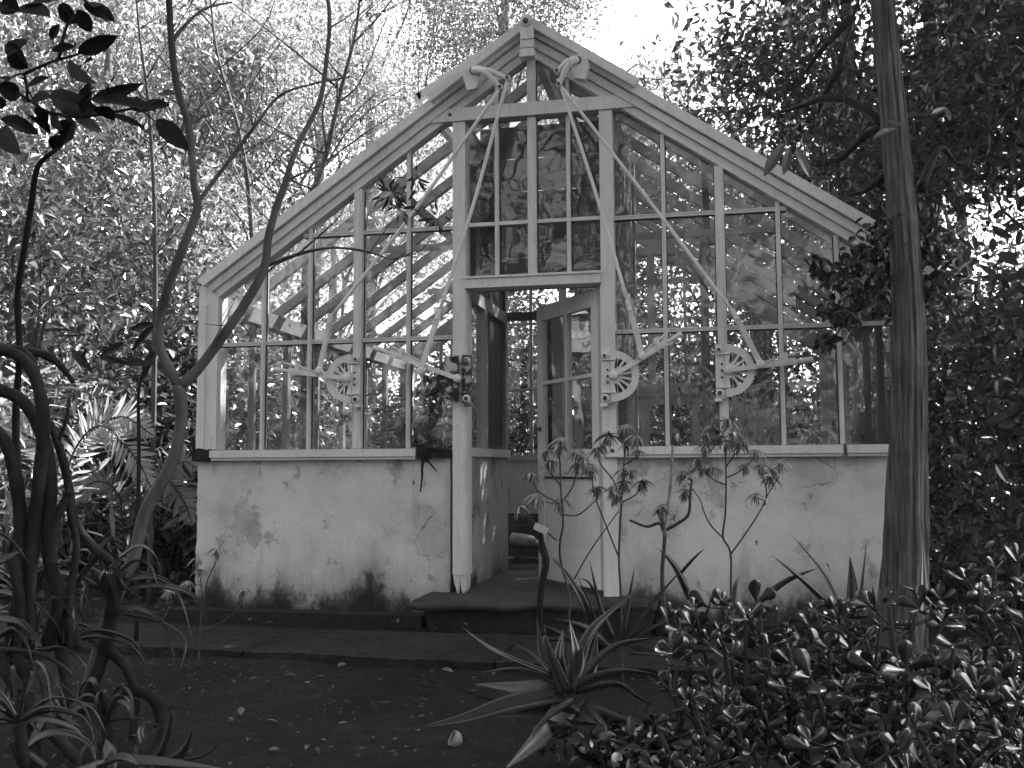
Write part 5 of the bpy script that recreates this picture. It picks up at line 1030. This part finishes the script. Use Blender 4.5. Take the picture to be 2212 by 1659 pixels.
jade('low jade plant in the bottom right foreground with the largest leaves', (1890, 1790), [(1750, 1600, 0), (1820, 1580, -.05), (1900, 1540, .05), (1980, 1570, 0), (2060, 1560, 0), (1860, 1650, -.1), (1960, 1650, -.1), (1700, 1640, 0), (2130, 1620, 0)], 2.55, 4, .062, 22)
jade('jade plant in the dark middle of the clump, half hidden', (1760, 1600), [(1720, 1420, .1), (1790, 1400, 0), (1830, 1460, -.1), (1700, 1500, -.1), (1760, 1480, -.2), (1840, 1400, .1), (1660, 1560, -.2)], 3.3, 5, extra=32)
jade('small jade plant beside the big aloe at the bottom', (1480, 1720), [(1430, 1650, 0), (1500, 1600, 0), (1560, 1590, 0), (1620, 1620, 0), (1480, 1660, -.1), (1420, 1560, .1), (1590, 1520, .1)], 2.8, 6, .062, 24)
jade('jade plant hanging over the bottom right corner', (2180, 1780), [(2140, 1520, 0), (2200, 1500, .05), (2100, 1580, -.05), (2210, 1600, -.1), (2180, 1660, -.15), (2080, 1640, -.05)], 2.7, 7, .070, 26)
jade('far jade plant behind the clump close to the right wall', (1690, 1440), [(1640, 1330, .1), (1750, 1350, 0), (1800, 1310, .1), (1700, 1380, -.1), (1850, 1340, .1)], 4.2, 8, .072, 22)

# ------------------------------------------------------------------ small things on the ground and in the doorway
b = MB(); c = at_z(997, 1606, GROUND+.012)
prof = [(math.sin(t)*.030, .032-math.cos(t)*.032) for t in np.linspace(.12, 1.9, 9)]+[(math.sin(t)*.026, .032-math.cos(t)*.028) for t in np.linspace(1.9, .15, 8)]
b.lathe(c+np.array([0, 0, .004]), prof, unit(-RT*.8+UP*.45-FW*.15), 20); tag(b.build('broken_cup', 'cane'), 'small pale round shell like half an egg lying on the dark soil', 'shell')
DL = [(585, 1380), (940, 1358), (620, 1405), (675, 1420), (930, 1430), (480, 1400), (990, 1600), (790, 1500), (845, 1518), (875, 1508), (560, 1465), (640, 1460), (670, 1475), (545, 1448), (460, 1448), (510, 1475), (700, 1460), (730, 1440), (1000, 1415), (980, 1452), (520, 1545), (600, 1560), (640, 1580), (580, 1620), (660, 1620), (690, 1600), (750, 1560), (815, 1525), (905, 1580), (870, 1600), (760, 1600), (540, 1340), (575, 1345), (1010, 1350), (860, 1345), (420, 1365), (330, 1365)]
proto = None; lr = random.Random(12)
for i, (x, y) in enumerate(DL):
    z = -.155 if 1352 < y < 1412 else (-.13 if y < 1352 else GROUND+.012)
    p = at_z(x, y, z)
    if proto is None:
        V, F = leaf_oval(np.zeros((1, 3)), np.array([[1., 0, 0]]), np.array([[0, 0, 1.]]), np.array([.055]), np.array([.022]), OV, .25, .15); o = fast_mesh('fallen_leaf', V, F, 'dry'); proto = o
    else:
        o = proto.copy(); COL.objects.link(o)
    o.location = Vector(p); o.rotation_euler = (lr.uniform(-.5, .5), lr.uniform(-.45, .2), lr.uniform(0, 6.3)); s_ = lr.uniform(.55, 1.3); o.scale = (s_, s_*lr.uniform(.5, 1.2), s_)
    tag(o, 'dry curled fallen leaf lying on the dark path before the greenhouse', 'fallen leaf', 'fallen leaves on the path')
# pale jug and dark crate inside the doorway
c = at_y(1142, 1166, 2.1); root = thing('jug', 'pale jug lying on its side on the floor inside the doorway', 'jug', c)
b = MB(); b.lathe(c+np.array([-.02, 0, -.01]), [(.01, -.15), (.05, -.145), (.056, -.05), (.054, .05), (.032, .09), (.018, .11), (.018, .135)], (.75, -.25, -.1), 20); b.build('body', 'cane', root)
b = MB(); b.lathe(c+np.array([.075, -.03, -.02]), [(.024, 0), (.024, .022), (.018, .026)], (.75, -.25, -.1), 14); b.build('cap', 'cup', root)
c = at_y(1130, 1215, 2.5); b = MB()
for k in range(5): b.box(c[0]-.35, c[0]+.45, 2.35, 2.38, .02+k*.075, .08+k*.075); b.box(c[0]-.35, c[0]-.32, 2.38, 2.9, .02+k*.075, .08+k*.075); b.box(c[0]+.42, c[0]+.45, 2.38, 2.9, .02+k*.075, .08+k*.075); b.box(c[0]-.35, c[0]+.45, 2.9, 2.93, .02+k*.075, .08+k*.075)
for xx in (-.35, .41): b.box(c[0]+xx, c[0]+xx+.04, 2.34, 2.349, .0, .40)
tag(b.build('crate', 'board'), 'dark slatted crate on the floor inside the doorway', 'crate')
# leafy plant in the right half of the glasshouse
def pot_plant(label, x, y, h, seed):
    rng = np.random.default_rng(seed); root = thing('potted_plant', label, 'potted plant', (x, y, 0))
    b = MB(); b.lathe((x, y, 0), [(.02, .0), (.11, .0), (.15, .24), (.165, .24), (.165, .27), (.14, .27), (.13, .22)], (0, 0, 1), 20); b.build('pot', 'board', root)
    b = MB(); tips = []
    for k in range(7):
        e = np.array([x+rng.normal(0, .28), y+rng.normal(0, .28), h*rng.uniform(.6, 1.0)]); b.tube(spline([(x, y, .22), ((x+e[0])/2, (y+e[1])/2, h*.5), e], 9), [.012, .004], 5); tips.append(e)
    b.build('stem', 'bark_dark', root); n = 260; C = np.array(tips)[rng.integers(0, 7, n)]+rng.normal(0, .13, (n, 3)); L = rng.uniform(.07, .15, n)
    V, F = leaf_oval(C, rand_dirs(n, rng, .5), rand_dirs(n, rng, -.8), L, L*.4, OV); fast_mesh('leaves', V, F, 'leaf_dark', root)
pot_plant('leafy potted plant inside the glass, seen through the right lower panes', 1.55, 2.0, 1.7, 1)
pot_plant('potted plant inside the left half of the glasshouse', -1.5, 2.6, 1.6, 2)

# ------------------------------------------------------------------ thin bright air under the trees
def haze():
    b = MB(); b.box(-45, 45, -45, 45, -1.4, 13.5); me_o = None
    m, nt, o = new_mat('haze'); pv = nd(nt, 'ShaderNodeVolumePrincipled'); pv.inputs['Color'].default_value = (.9, .9, .9, 1); pv.inputs['Density'].default_value = 0.0013; pv.inputs['Anisotropy'].default_value = 0.3
    nt.links.new(pv.outputs[0], o.inputs['Volume']); M['haze'] = m
    struct(b.build('haze', 'haze'), 'stuff')
haze()
